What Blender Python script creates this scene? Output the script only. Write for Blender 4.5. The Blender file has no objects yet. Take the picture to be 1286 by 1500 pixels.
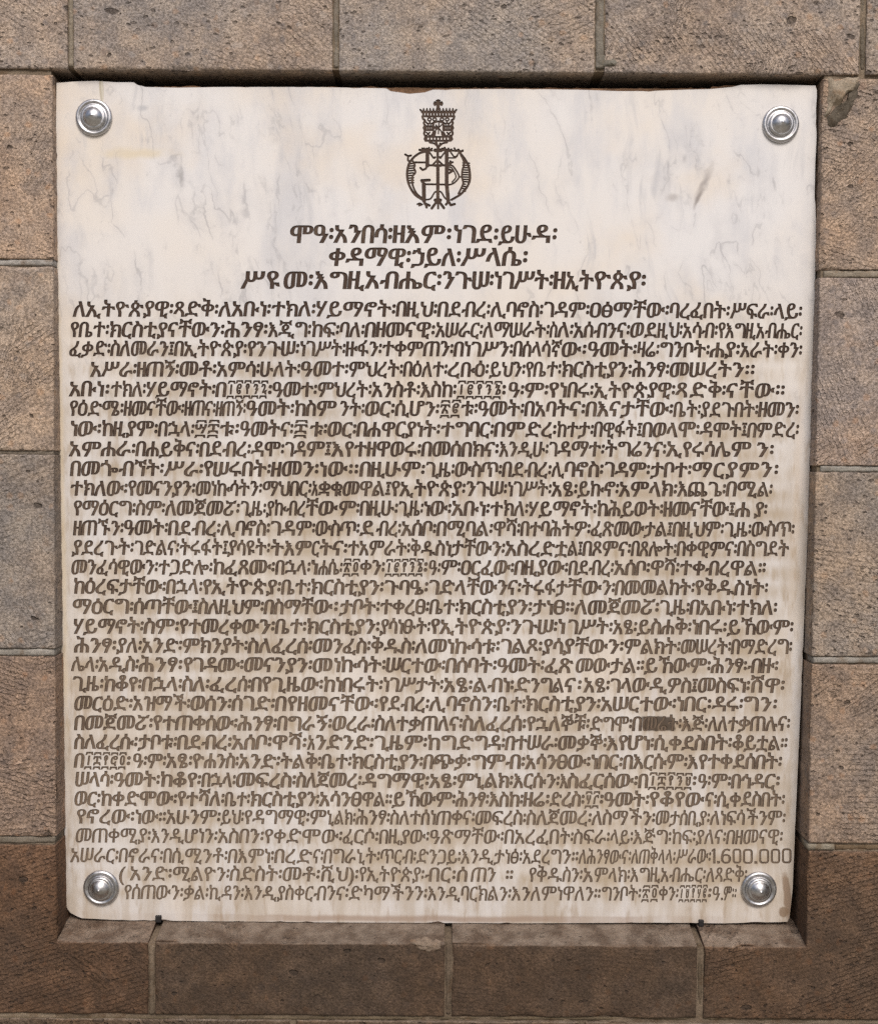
import bpy, bmesh, math, random
from mathutils import Vector, Euler, Matrix, noise
from mathutils.geometry import delaunay_2d_cdt
import numpy as np

random.seed(7)
S = bpy.context.scene
C = S.collection

# ------------------------------------------------------------------ camera
PW, PH = 1286.0, 1500.0
F_PX = 1778.0
cam_d = bpy.data.cameras.new('camera')
cam = bpy.data.objects.new('camera', cam_d)
C.objects.link(cam)
cam_d.sensor_fit = 'VERTICAL'
cam_d.sensor_height = 24.0
cam_d.lens = F_PX * 24.0 / PH
cam_d.clip_start = 0.01
cam_d.clip_end = 200.0
CAM = Vector((0.0, -1.6, 1.75))
ROT = Euler((math.radians(87.8), 0, 0)).to_matrix() @ Matrix.Rotation(math.radians(0.42), 3, 'Z')
cam.location = CAM
cam.rotation_euler = ROT.to_euler()
S.camera = cam

# ------------------------------------------------------------------ sky, sun, exposure
SUN_EL, SUN_AZ = math.radians(46), math.radians(9)      # high, in front of the wall and a little to the right
world = bpy.data.worlds.new('World')
S.world = world
world.use_nodes = True
wt = world.node_tree
wt.nodes.clear()
sky = wt.nodes.new('ShaderNodeTexSky')
sky.sky_type = 'NISHITA'
sky.sun_disc = False
sky.sun_elevation = SUN_EL
sky.sun_rotation = math.pi - SUN_AZ
sky.air_density = 1.0
sky.dust_density = 4.0
sky.ozone_density = 1.0
bg = wt.nodes.new('ShaderNodeBackground')
bg.inputs['Strength'].default_value = 0.11
wo = wt.nodes.new('ShaderNodeOutputWorld')
wt.links.new(sky.outputs[0], bg.inputs[0])
# unseen ground below the horizon, its glow added as fill for the lintel gap
gb = wt.nodes.new('ShaderNodeBackground')
gb.inputs['Color'].default_value = (.20, .175, .14, 1)
gb.inputs['Strength'].default_value = 1.55
tc = wt.nodes.new('ShaderNodeTexCoord')
sx = wt.nodes.new('ShaderNodeSeparateXYZ')
mr = wt.nodes.new('ShaderNodeMapRange')
mr.inputs[1].default_value = -0.03
mr.inputs[2].default_value = 0.03
mx = wt.nodes.new('ShaderNodeMixShader')
wt.links.new(tc.outputs['Generated'], sx.inputs[0])
wt.links.new(sx.outputs[2], mr.inputs[0])
wt.links.new(mr.outputs[0], mx.inputs[0])
wt.links.new(gb.outputs[0], mx.inputs[1])
wt.links.new(bg.outputs[0], mx.inputs[2])
# dark band round the horizon, added to darken the bolt caps' reflections
tb = wt.nodes.new('ShaderNodeBackground')
tb.inputs['Color'].default_value = (.12, .122, .112, 1)
ab = wt.nodes.new('ShaderNodeMath'); ab.operation = 'ABSOLUTE'
wt.links.new(sx.outputs[2], ab.inputs[0])
mt = wt.nodes.new('ShaderNodeMapRange'); mt.interpolation_type = 'SMOOTHSTEP'
mt.inputs[1].default_value = 0.30
mt.inputs[2].default_value = 0.12
wt.links.new(ab.outputs[0], mt.inputs[0])
m2 = wt.nodes.new('ShaderNodeMixShader')
wt.links.new(mt.outputs[0], m2.inputs[0])
wt.links.new(mx.outputs[0], m2.inputs[1])
wt.links.new(tb.outputs[0], m2.inputs[2])
wt.links.new(m2.outputs[0], wo.inputs[0])

sun_d = bpy.data.lights.new('sun', 'SUN')
sun_d.energy = 1.5
sun_d.angle = math.radians(22)
sun_d.color = (1.0, 0.955, 0.90)
sun = bpy.data.objects.new('sun', sun_d)
C.objects.link(sun)
sun_dir = Vector((math.sin(SUN_AZ) * math.cos(SUN_EL), -math.cos(SUN_AZ) * math.cos(SUN_EL), math.sin(SUN_EL)))
sun.rotation_euler = sun_dir.to_track_quat('Z', 'Y').to_euler()
sun.location = (2, -4, 6)

S.view_settings.view_transform = 'Standard'
S.view_settings.look = 'None'
S.view_settings.exposure = 0.33
S.view_settings.gamma = 1.0
S.view_settings.use_curve_mapping = False
S.render.engine = 'CYCLES'
S.cycles.max_bounces = 6
S.cycles.use_denoising = False          # the stone's own grain must survive
S.cycles.use_adaptive_sampling = False
S.cycles.sampling_pattern = 'BLUE_NOISE'
S.cycles.sample_clamp_indirect = 4.0

# ------------------------------------------------------------------ measuring helpers
R_np = np.array(ROT)
CAM_np = np.array(CAM)


def unproject(pts, a, b):
    """points measured on the photograph -> points on the real plane y = a + b*z"""
    p = np.asarray(pts, float).reshape(-1, 2)
    d = np.stack([(p[:, 0] - PW / 2) / F_PX, -(p[:, 1] - PH / 2) / F_PX, -np.ones(len(p))], 1) @ R_np.T
    t = (a + b * CAM_np[2] - CAM_np[1]) / (d[:, 1] - b * d[:, 2])
    return CAM_np + d * t[:, None]


def wall(px, py):
    q = unproject([(px, py)], 0.0, 0.0)[0]
    return q[0], q[2]


ZT, ZB = wall(640, 120)[1], wall(640, 1350)[1]
Y_TOP, Y_BOT = 0.014, 0.046
PB = (Y_TOP - Y_BOT) / (ZT - ZB)         # the plaque leans back towards its foot
PA = Y_TOP - PB * ZT
PN = Vector((0, -1, PB)).normalized()    # its outward normal


def on_plaque(pts, depth=0.0):
    q = unproject(pts, PA, PB)
    return q - np.array(PN) * depth


def tag(o, label=None, cat=None, group=None, kind=None):
    if label: o['label'] = label
    if cat: o['category'] = cat
    if group: o['group'] = group
    if kind: o['kind'] = kind
    return o


def empty(name, loc):
    o = bpy.data.objects.new(name, None)
    o.location = loc
    o.empty_display_size = 0.05
    C.objects.link(o)
    return o


def mesh_obj(name, verts, faces, mats, parent=None, smooth=False, fmat=None, color=None):
    """mesh given in world coordinates; children keep world-aligned local coordinates"""
    me = bpy.data.meshes.new(name)
    me.from_pydata([tuple(v) for v in verts], [], faces)
    for m in (mats if isinstance(mats, (list, tuple)) else [mats]):
        me.materials.append(m)
    if fmat is not None:
        me.polygons.foreach_set('material_index', fmat)
    if smooth:
        me.polygons.foreach_set('use_smooth', [True] * len(me.polygons))
    me.update()
    o = bpy.data.objects.new(name, me)
    C.objects.link(o)
    if parent:
        o.parent = parent
        o.location = -parent.location
    if color:
        o.color = (*color, 1.0)
    return o


# ------------------------------------------------------------------ node helpers
class N:
    def __init__(self, name):
        self.mat = bpy.data.materials.new(name)
        self.mat.use_nodes = True
        self.t = self.mat.node_tree
        self.t.nodes.clear()
        self.out = self.t.nodes.new('ShaderNodeOutputMaterial')
        self.b = self.t.nodes.new('ShaderNodeBsdfPrincipled')
        self.t.links.new(self.b.outputs[0], self.out.inputs[0])
        self.geo = self.t.nodes.new('ShaderNodeNewGeometry')
        self.pos = self.geo.outputs['Position']

    def put(self, sock, v):
        if hasattr(v, 'is_output'):
            self.t.links.new(v, sock)
        elif isinstance(v, (tuple, list)) and len(v) == 3 and sock.type == 'RGBA':
            sock.default_value = (*v, 1)
        else:
            sock.default_value = v

    def math(self, op, a, b=0.0, c=None, clamp=False):
        n = self.t.nodes.new('ShaderNodeMath')
        n.operation = op
        n.use_clamp = clamp
        self.put(n.inputs[0], a)
        self.put(n.inputs[1], b)
        if c is not None: self.put(n.inputs[2], c)
        return n.outputs[0]

    def vec(self, op, a, b):
        n = self.t.nodes.new('ShaderNodeVectorMath')
        n.operation = op
        self.put(n.inputs[0], a)
        self.put(n.inputs[1], b)
        return n.outputs[0]

    def scalevec(self, sc, src=None, off=None):
        v = self.vec('MULTIPLY', src or self.pos, sc)
        return self.vec('ADD', v, off) if off is not None else v

    def noise(self, v, scale, detail=4, rough=0.55, dist=0.0):
        n = self.t.nodes.new('ShaderNodeTexNoise')
        self.put(n.inputs['Vector'], v)
        n.inputs['Scale'].default_value = scale
        n.inputs['Detail'].default_value = detail
        n.inputs['Roughness'].default_value = rough
        n.inputs['Distortion'].default_value = dist
        return n.outputs['Fac']

    def noisecol(self, v, scale, detail=3):
        n = self.t.nodes.new('ShaderNodeTexNoise')
        self.put(n.inputs['Vector'], v)
        n.inputs['Scale'].default_value = scale
        n.inputs['Detail'].default_value = detail
        return n.outputs['Color']

    def voro(self, v, scale, out='Distance', rnd=1.0):
        n = self.t.nodes.new('ShaderNodeTexVoronoi')
        self.put(n.inputs['Vector'], v)
        n.inputs['Scale'].default_value = scale
        n.inputs['Randomness'].default_value = rnd
        return n.outputs[out]

    def wave(self, v, scale, dist, dscale, drough=0.6):
        n = self.t.nodes.new('ShaderNodeTexWave')
        n.bands_direction = 'Z'
        self.put(n.inputs['Vector'], v)
        n.inputs['Scale'].default_value = scale
        n.inputs['Distortion'].default_value = dist
        n.inputs['Detail'].default_value = 2.0
        n.inputs['Detail Scale'].default_value = dscale
        n.inputs['Detail Roughness'].default_value = drough
        return n.outputs['Fac']

    def ss(self, x, lo, hi, tlo=0.0, thi=1.0):
        n = self.t.nodes.new('ShaderNodeMapRange')
        n.interpolation_type = 'SMOOTHSTEP'
        self.put(n.inputs[0], x)
        n.inputs[1].default_value = lo
        n.inputs[2].default_value = hi
        n.inputs[3].default_value = tlo
        n.inputs[4].default_value = thi
        return n.outputs[0]

    def mix(self, fac, a, b, mode='MIX'):
        n = self.t.nodes.new('ShaderNodeMix')
        n.data_type = 'RGBA'
        n.blend_type = mode
        self.put(n.inputs[0], fac)
        self.put(n.inputs[6], a)
        self.put(n.inputs[7], b)
        return n.outputs[2]

    def bump(self, h, strength, dist, prev=None):
        n = self.t.nodes.new('ShaderNodeBump')
        self.put(n.inputs['Height'], h)
        n.inputs['Strength'].default_value = strength
        n.inputs['Distance'].default_value = dist
        if prev is not None: self.put(n.inputs['Normal'], prev)
        return n.outputs[0]

    def xyz(self, v=None):
        n = self.t.nodes.new('ShaderNodeSeparateXYZ')
        self.put(n.inputs[0], v or self.pos)
        return n.outputs

    def objinfo(self):
        return self.t.nodes.new('ShaderNodeObjectInfo').outputs

    def rot_y(self, v, ang):
        n = self.t.nodes.new('ShaderNodeVectorRotate')
        n.rotation_type = 'Y_AXIS'
        self.put(n.inputs['Vector'], v)
        self.put(n.inputs['Angle'], ang)
        return n.outputs[0]

    def set(self, **k):
        for a, v in k.items():
            self.put(self.b.inputs[a.replace('_', ' ')], v)
        return self.mat


# ------------------------------------------------------------------ materials
def stone_material():
    n = N('dressed_tuff')
    oi = n.objinfo()
    base, rnd = oi['Color'], oi['Random']
    off = n.math('MULTIPLY', rnd, 37.0)
    comb = n.t.nodes.new('ShaderNodeCombineXYZ')
    n.put(comb.inputs[0], off); n.put(comb.inputs[1], off); n.put(comb.inputs[2], off)
    p = n.vec('ADD', n.pos, comb.outputs[0])
    # colour
    big = n.noise(p, 7.0, 3)
    mid = n.noise(p, 38.0, 4, 0.65)
    fine = n.noise(p, 330.0, 3, 0.7)
    col = n.mix(n.ss(big, .35, .68), base, n.mix(1.0, base, (1.10, 1.0, .90), 'MULTIPLY'))
    col = n.mix(n.ss(mid, .32, .72), n.mix(1.0, col, (.74, .75, .78), 'MULTIPLY'), n.mix(1.0, col, (1.16, 1.12, 1.06), 'MULTIPLY'))
    col = n.mix(n.ss(fine, .34, .66), n.mix(1.0, col, (.64, .62, .60), 'MULTIPLY'), n.mix(1.0, col, (1.38, 1.36, 1.34), 'MULTIPLY'))
    # orange, grey and pale flecks in the tuff
    warp = n.vec('ADD', p, n.vec('MULTIPLY', n.noisecol(p, 90.0), (.008, .008, .008)))
    vd = n.voro(warp, 75.0)
    vc = n.voro(warp, 75.0, 'Color')
    sep = n.t.nodes.new('ShaderNodeSeparateColor'); n.put(sep.inputs[0], vc)
    blob = n.ss(vd, .45, .18)
    f1 = n.math('MULTIPLY', blob, n.ss(sep.outputs[0], .80, .84))
    col = n.mix(n.math('MULTIPLY', f1, .30), col, n.mix(1.0, base, (1.5, 1.0, .62), 'MULTIPLY'))
    f2 = n.math('MULTIPLY', blob, n.ss(sep.outputs[1], .86, .90))
    col = n.mix(n.math('MULTIPLY', f2, .45), col, n.mix(1.0, base, (.52, .55, .62), 'MULTIPLY'))
    f3 = n.math('MULTIPLY', blob, n.ss(sep.outputs[2], .88, .91))
    col = n.mix(n.math('MULTIPLY', f3, .35), col, n.mix(1.0, base, (1.45, 1.45, 1.45), 'MULTIPLY'))
    # soft grey-violet and rusty blotches
    b1 = n.ss(n.noise(n.vec('ADD', p, (11, 3, 5)), 15.0, 4, .6), .60, .72)
    col = n.mix(n.math('MULTIPLY', b1, .26), col, n.mix(1.0, col, (.70, .74, .84), 'MULTIPLY'))
    b2 = n.ss(n.noise(n.vec('ADD', p, (2, 13, 9)), 19.0, 4, .6), .60, .74)
    col = n.mix(n.math('MULTIPLY', b2, .28), col, n.mix(1.0, col, (1.22, .98, .78), 'MULTIPLY'))
    # pits
    wp = n.vec('ADD', n.scalevec((1, 1, 1.7), p), n.vec('MULTIPLY', n.noisecol(p, 60.0), (.018, .018, .018)))
    pv = n.voro(wp, 26.0)
    pc = n.t.nodes.new('ShaderNodeSeparateColor'); n.put(pc.inputs[0], n.voro(wp, 26.0, 'Color'))
    thr = n.math('MULTIPLY', n.ss(pc.outputs[0], .62, 1.0), .20)
    pit = n.math('MULTIPLY', n.math('SUBTRACT', thr, pv), 22.0, clamp=True)
    pv2 = n.voro(wp, 95.0)
    pc2 = n.t.nodes.new('ShaderNodeSeparateColor'); n.put(pc2.inputs[0], n.voro(wp, 95.0, 'Color'))
    pit2 = n.math('MULTIPLY', n.math('SUBTRACT', n.math('MULTIPLY', n.ss(pc2.outputs[1], .52, 1.0), .33), pv2), 10.0, clamp=True)
    pits = n.math('MAXIMUM', pit, n.math('MULTIPLY', pit2, .8))
    col = n.mix(n.math('MULTIPLY', pits, .72), col, (.055, .042, .034))
    # dark run-off stain under the sill and its splash on the neighbours
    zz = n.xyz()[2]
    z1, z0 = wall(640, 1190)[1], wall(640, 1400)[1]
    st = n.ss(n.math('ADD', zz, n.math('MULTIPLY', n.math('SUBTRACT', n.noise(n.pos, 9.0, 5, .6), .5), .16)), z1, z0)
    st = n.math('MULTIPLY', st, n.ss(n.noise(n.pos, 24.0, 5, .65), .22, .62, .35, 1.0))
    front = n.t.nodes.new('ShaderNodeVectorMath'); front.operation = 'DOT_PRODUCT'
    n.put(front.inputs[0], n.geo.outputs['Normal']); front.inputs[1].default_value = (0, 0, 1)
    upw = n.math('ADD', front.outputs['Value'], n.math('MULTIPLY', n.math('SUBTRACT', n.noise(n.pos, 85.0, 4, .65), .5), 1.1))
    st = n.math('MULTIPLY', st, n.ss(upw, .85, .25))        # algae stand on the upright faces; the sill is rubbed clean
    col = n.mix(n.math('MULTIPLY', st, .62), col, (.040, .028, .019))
    wear = n.math('MULTIPLY', n.ss(upw, .35, .95), n.ss(zz, wall(640, 1200)[1], wall(640, 1300)[1]))
    dust = n.mix(n.ss(n.noise(n.pos, 34.0, 5, .65), .3, .7), (.105, .076, .056), (.300, .245, .196))
    col = n.mix(n.math('MULTIPLY', wear, .75), col, dust)
    # chisel strokes
    ang = n.math('ADD', n.math('MULTIPLY', rnd, 1.5), n.math('MULTIPLY', n.math('SUBTRACT', n.noise(p, 6.0, 1), .5), 3.2))
    ang2 = n.math('ADD', ang, .9)
    w1 = n.wave(n.rot_y(p, ang), 58.0, 5.0, 9.0)
    w2 = n.wave(n.rot_y(p, n.math('SUBTRACT', n.math('MULTIPLY', n.math('FRACT', n.math('MULTIPLY', rnd, 7.31)), 1.9), 1.25)), 50.0, 3.4, 6.0)
    w3 = n.wave(n.rot_y(p, n.math('SUBTRACT', n.math('MULTIPLY', rnd, 2.2), .9)), 44.0, 4.0, 6.0)
    m1 = n.ss(n.noise(p, 9.0, 2), .42, .55)
    m2 = n.ss(n.noise(n.vec('ADD', p, (3, 5, 8)), 7.0, 2), .44, .56)
    mixh = n.t.nodes.new('ShaderNodeMix'); n.put(mixh.inputs[0], m1); n.put(mixh.inputs[2], w2); n.put(mixh.inputs[3], w3)
    broken = n.ss(n.noise(p, 55.0, 3, .6), .30, .62)
    groove = n.math('MULTIPLY', n.ss(mixh.outputs[0], .15, .7), broken)
    own = n.ss(n.math('FRACT', n.math('MULTIPLY', rnd, 3.77)), 0.0, 1.0, .35, 1.0)
    groove = n.math('MULTIPLY', groove, n.math('MULTIPLY', own, n.ss(m2, 0.0, 1.0, .15, 1.0)))
    col = n.mix(n.math('MULTIPLY', n.math('SUBTRACT', 1.0, groove), .22), col, n.mix(1.0, col, (.55, .52, .50), 'MULTIPLY'))
    h = n.math('ADD', n.math('MULTIPLY', groove, .75), n.math('MULTIPLY', n.noise(p, 120.0, 5, .7), .8))
    h = n.math('ADD', h, n.math('MULTIPLY', n.noise(p, 420.0, 3, .7), .40))
    h = n.math('SUBTRACT', h, n.math('MULTIPLY', pits, .9))
    nrm = n.bump(h, 1.0, 0.0040)
    return n.set(Base_Color=col, Roughness=.92, Normal=nrm, Specular_IOR_Level=.2)


def mortar_material():
    n = N('lime_mortar')
    base = n.objinfo()['Color']
    a = n.noise(n.pos, 22.0, 4)
    f = n.noise(n.pos, 260.0, 4, .7)
    col = n.mix(n.ss(a, .3, .7), n.mix(1.0, base, (.72, .70, .66), 'MULTIPLY'), n.mix(1.0, base, (1.12, 1.1, 1.06), 'MULTIPLY'))
    col = n.mix(n.ss(f, .3, .7), n.mix(1.0, col, (.7, .7, .7), 'MULTIPLY'), col)
    dirt = n.ss(n.noise(n.pos, 48.0, 5, .7), .50, .68)
    col = n.mix(n.math('MULTIPLY', dirt, .8), col, n.mix(1.0, base, (.55, .45, .36), 'MULTIPLY'))
    h = n.math('ADD', f, n.math('MULTIPLY', n.noise(n.pos, 60.0, 4), 1.2))
    return n.set(Base_Color=col, Roughness=.95, Normal=n.bump(h, .8, .0025), Specular_IOR_Level=.2)


def wpt(px, py):
    q = on_plaque([(px, py)])[0]
    return q[0], q[2]


def marble_nodes(n):
    """colour of the weathered marble, in real-world position"""
    x, _, z = n.xyz()
    z_top, z_bot = wpt(640, 125)[1], wpt(640, 1350)[1]
    down = n.math('DIVIDE', n.math('SUBTRACT', z_top, z), z_top - z_bot)      # 0 at the head, 1 at the foot
    col = n.mix(n.ss(n.noise(n.pos, 4.5, 3), .35, .66), (.715, .700, .702), (.725, .678, .632))
    # cool clouds, mostly in the upper part
    cl = n.ss(n.noise(n.scalevec((1.6, 1, .6)), 8.0, 6, .66), .45, .66)
    cl = n.math('MULTIPLY', cl, n.ss(down, .42, .12))
    col = n.mix(n.math('MULTIPLY', cl, .70), col, (.575, .575, .605))
    # ochre bloom
    oc = n.ss(n.noise(n.scalevec((1, 1, 1), off=(4, 2, 7)), 5.5, 4, .55), .52, .72)
    col = n.mix(n.math('MULTIPLY', oc, .45), col, (.70, .585, .45))
    # fine grey veins, running down and broken up
    lean = n.vec('ADD', n.pos, n.vec('MULTIPLY', n.vec('SUBTRACT', n.noisecol(n.pos, 5.0, 2), (.5, .5, .5)), (.10, 0, .04)))
    wv = n.vec('ADD', n.vec('MULTIPLY', n.rot_y(lean, .16), (1.0, 1.0, .30)), n.vec('MULTIPLY', n.noisecol(n.pos, 38.0, 4), (.016, .016, .010)))
    up = n.math('MULTIPLY', n.ss(down, .55, .20, .30, 1.0), n.ss(n.math('ABSOLUTE', n.math('SUBTRACT', x, wpt(640, 250)[0])), .03, .17, .35, 1.0))

    def vein(col, sc, width, off, dens, amt, c):
        f = n.noise(n.vec('ADD', wv, off), sc, 3, .55)
        d = n.math('ABSOLUTE', n.math('SUBTRACT', f, .5))
        m = n.ss(n.noise(n.vec('ADD', n.pos, off), 11.0, 4, .65), dens, dens + .13)
        core = n.math('MULTIPLY', n.ss(d, width, 0.0), n.math('MULTIPLY', m, up))
        halo = n.math('MULTIPLY', n.ss(d, width * 8, 0.0), n.math('MULTIPLY', m, up))
        col = n.mix(n.math('MULTIPLY', halo, amt * .45), col, (.46, .455, .48))
        return n.mix(n.math('MULTIPLY', core, amt), col, c)
    col = vein(col, 9.0, .0075, (0, 0, 0), .45, .44, (.30, .295, .31))
    col = vein(col, 16.0, .010, (3, 1, 6), .48, .38, (.32, .315, .33))
    col = vein(col, 27.0, .016, (8, 4, 1), .50, .36, (.37, .365, .375))
    v3 = n.ss(n.noise(n.vec('MULTIPLY', n.rot_y(lean, .12), (1.0, 1.0, .14)), 60.0, 4, .6), .54, .75)
    col = n.mix(n.math('MULTIPLY', n.math('MULTIPLY', v3, n.ss(n.noise(n.pos, 6.0, 3), .42, .60)), n.math('MULTIPLY', up, .60)), col, (.46, .46, .485))
    sp = n.math('MULTIPLY', n.ss(n.noise(n.scalevec((1, 1, .6)), 110.0, 4, .7), .60, .72), n.ss(n.noise(n.pos, 8.0, 3), .40, .60))
    col = n.mix(n.math('MULTIPLY', sp, .45), col, (.40, .39, .40))
    # rain grime: tan film that thickens towards the foot, washed into vertical runs
    run = n.noise(n.scalevec((1.0, 1.0, .10)), 42.0, 5, .62)
    run2 = n.noise(n.scalevec((1.0, 1.0, .22)), 95.0, 4, .62)
    patch = n.noise(n.scalevec((1.0, 1.0, .8), off=(1, 7, 3)), 9.0, 5, .6)
    amt = n.math('ADD', n.ss(down, .16, .50, .0, .68), n.ss(down, .5, 1.0, 0.0, .20))
    g = n.math('MULTIPLY', n.ss(n.math('ADD', n.math('MULTIPLY', run, .55), n.math('MULTIPLY', patch, .55)), .42, .66, .30, 1.0), amt)
    col = n.mix(n.math('MULTIPLY', g, .92), col, (.445, .372, .292))
    g2 = n.math('MULTIPLY', n.ss(run2, .50, .70), n.ss(down, .2, .45, 0.0, .58))
    col = n.mix(g2, col, (.36, .275, .19))
    # dirt that the cut rows hold back: it hangs in and just under each row of letters
    row = (wpt(640, 464)[1] - wpt(640, 1318)[1]) / 30.0
    ph = n.math('MULTIPLY', n.math('DIVIDE', n.math('SUBTRACT', wpt(640, 459)[1], z), row), 2 * math.pi)
    band = n.math('POWER', n.math('ADD', n.math('MULTIPLY', n.math('COSINE', ph), .5), .5), .8)
    inx = n.math('MULTIPLY', n.ss(x, wpt(85, 800)[0], wpt(125, 800)[0]), n.ss(x, wpt(1185, 800)[0], wpt(1120, 800)[0]))
    inz = n.math('MULTIPLY', n.ss(z, wpt(640, 425)[1], wpt(640, 520)[1]), n.ss(z, wpt(640, 1335)[1], wpt(640, 1300)[1]))
    hold = n.math('MULTIPLY', n.math('MULTIPLY', inx, inz), n.math('MULTIPLY', band, n.ss(n.math('ADD', n.math('MULTIPLY', run2, .5), n.math('MULTIPLY', patch, .5)), .36, .60)))
    col = n.mix(n.math('MULTIPLY', hold, .72), col, (.392, .308, .210))
    # clean white runs and washed spots
    wsh = n.math('MULTIPLY', n.ss(n.noise(n.scalevec((1.0, 1.0, .28), off=(2, 2, 9)), 34.0, 4, .6), .57, .70), n.ss(down, .25, .45, 0.0, .72))
    col = n.mix(wsh, col, (.63, .60, .585))

    def spot(col, px, py, rx, ry, colour, amount, soft=.5, rot=0.0, ns=40.0, nd=.6, box=False):
        cx, cz = wpt(px, py)
        k = 0.0009
        wob = n.vec('MULTIPLY', n.vec('SUBTRACT', n.noisecol(n.pos, ns, 4), (.5, .5, .5)), (nd * rx * k * 2, 0, nd * ry * k * 2))
        d = n.vec('ADD', n.vec('SUBTRACT', n.pos, (cx, 0, cz)), wob)
        if rot: d = n.rot_y(d, rot)
        d = n.vec('MULTIPLY', d, (1 / (rx * k), 0, 1 / (ry * k)))
        ln = n.t.nodes.new('ShaderNodeVectorMath'); ln.operation = 'LENGTH'; n.put(ln.inputs[0], d)
        ln = ln.outputs['Value']
        if box:
            ax = n.t.nodes.new('ShaderNodeVectorMath'); ax.operation = 'ABSOLUTE'; n.put(ax.inputs[0], d)
            q = n.xyz(ax.outputs[0])
            ln = n.math('MAXIMUM', q[0], q[2])
        m = n.ss(ln, 1.0, soft)
        return n.mix(n.math('MULTIPLY', m, amount), col, colour)
    col = spot(col, 200, 224, 70, 12, (.66, .55, .36), .55, .1)
    col = spot(col, 1030, 270, 8, 44, (.30, .27, .26), .75, .0, -.42)
    col = spot(col, 1022, 292, 5, 20, (.22, .19, .18), .75, .1, -.42)
    col = spot(col, 983, 290, 16, 8, (.36, .33, .32), .6, .1)
    col = spot(col, 265, 260, 7, 26, (.34, .33, .33), .6, .0, .15)
    col = spot(col, 208, 158, 14, 7, (.42, .42, .44), .7, .1)
    col = spot(col, 149, 130, 4, 26, (.42, .37, .27), .8, .5, .05, 40, .2)
    col = spot(col, 150, 130, 1.6, 26, (.62, .58, .50), .8, .5, .05, 40, .1)
    col = spot(col, 640, 1346, 490, 7.5, (.33, .235, .175), .72, .2, .003, 30, .35, True)
    col = spot(col, 1152, 1310, 8, 42, (.27, .185, .125), .85, .6, .12)
    col = spot(col, 1147, 1336, 10, 9, (.25, .17, .11), .85, .6)
    col = spot(col, 963, 1060, 26, 12, (.050, .032, .020), .92, .80, 0, 70, .35, True)
    col = spot(col, 1003, 1062, 18, 10, (.20, .13, .075), .75, .1, 0, 60, .6)
    col = spot(col, 90, 700, 8, 560, (.70, .58, .40), .55, .2, .008, 30, .4)
    col = spot(col, 1168, 700, 12, 270, (.62, .48, .34), .25, .1, -.026, 30, .5)
    # a worn joint line at the shaded edges
    return col, down


def marble_material():
    n = N('weathered_marble')
    col, down = marble_nodes(n)
    h = n.noise(n.pos, 160.0, 4, .6)
    return n.set(Base_Color=col, Roughness=n.ss(n.noise(n.pos, 18.0, 3), .3, .7, .38, .6), Normal=n.bump(h, .08, .0006),
                 Specular_IOR_Level=.35)


def marble_edge_material():
    n = N('broken_marble_edge')
    a = n.noise(n.pos, 45.0, 5, .65)
    col = n.mix(n.ss(a, .32, .62), (.16, .105, .075), (.42, .345, .29))
    return n.set(Base_Color=col, Roughness=.85, Normal=n.bump(n.noise(n.pos, 150.0, 4), .7, .002))


def paint_material(name, dark):
    n = N(name)
    z = n.xyz()[2]
    z_top, z_bot = wpt(640, 330)[1], wpt(640, 1320)[1]
    down = n.math('DIVIDE', n.math('SUBTRACT', z_top, z), z_top - z_bot)
    a = n.noise(n.pos, 70.0, 4, .65)
    b = n.noise(n.pos, 14.0, 3)
    wear = n.math('ADD', n.ss(down, .0, 1.0, -.06, .74), n.math('MULTIPLY', n.math('SUBTRACT', b, .5), .9))
    c = n.noise(n.pos, 260.0, 3, .7)
    wear = n.math('ADD', wear, n.math('MULTIPLY', n.math('SUBTRACT', a, .5), 1.4))
    wear = n.math('ADD', wear, n.math('MULTIPLY', n.math('SUBTRACT', c, .5), .9), clamp=True)
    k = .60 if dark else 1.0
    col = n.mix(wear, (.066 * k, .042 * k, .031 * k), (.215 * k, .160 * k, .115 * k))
    return n.set(Base_Color=col, Roughness=.75, Specular_IOR_Level=.25)


def metal_material():
    n = N('satin_metal')
    tx = n.t.nodes.new('ShaderNodeTexCoord').outputs['Object']
    off = n.vec('ADD', n.pos, (0, 0, 0))
    a = n.noise(off, 150.0, 5, .65)
    b = n.noise(off, 45.0, 3)
    col = n.mix(n.ss(a, .35, .7), (.45, .447, .46), (.58, .577, .595))
    col = n.mix(n.math('MULTIPLY', n.ss(b, .50, .68), .45), col, (.36, .33, .29))
    h = n.noise(off, 420.0, 4, .7)
    return n.set(Base_Color=col, Metallic=1.0, Roughness=n.ss(a, .3, .7, .32, .48), Normal=n.bump(h, .25, .0006))


def plain(name, c, rough=.8, metallic=0.0):
    n = N(name)
    a = n.noise(n.pos, 90.0, 4)
    return n.set(Base_Color=n.mix(a, tuple(v * .6 for v in c), tuple(v * 1.25 for v in c)), Roughness=rough, Metallic=metallic)


M_STONE = stone_material()
M_MORTAR = mortar_material()
M_MARBLE = marble_material()
M_EDGE = marble_edge_material()
M_PAINT = paint_material('letter_paint', False)
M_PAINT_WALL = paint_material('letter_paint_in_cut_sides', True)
M_METAL = metal_material()
M_PEG = plain('black_iron', (.012, .010, .010), .7)

# ------------------------------------------------------------------ the stone wall
RX0 = (wall(78, 300)[0] + wall(82, 1250)[0]) / 2        # the recess
RX1 = (wall(1205, 300)[0] + wall(1181, 1250)[0]) / 2
RZ1 = wall(640, 104.5)[1]
RZ0 = wall(640, 1384)[1]
BACK = 0.092

wall_root = empty('stone_wall', (0, 0.1, wall(640, 1790)[1]))
tag(wall_root, 'brown chiselled ashlar wall whose recess frames the white marble plaque', 'wall')


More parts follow.
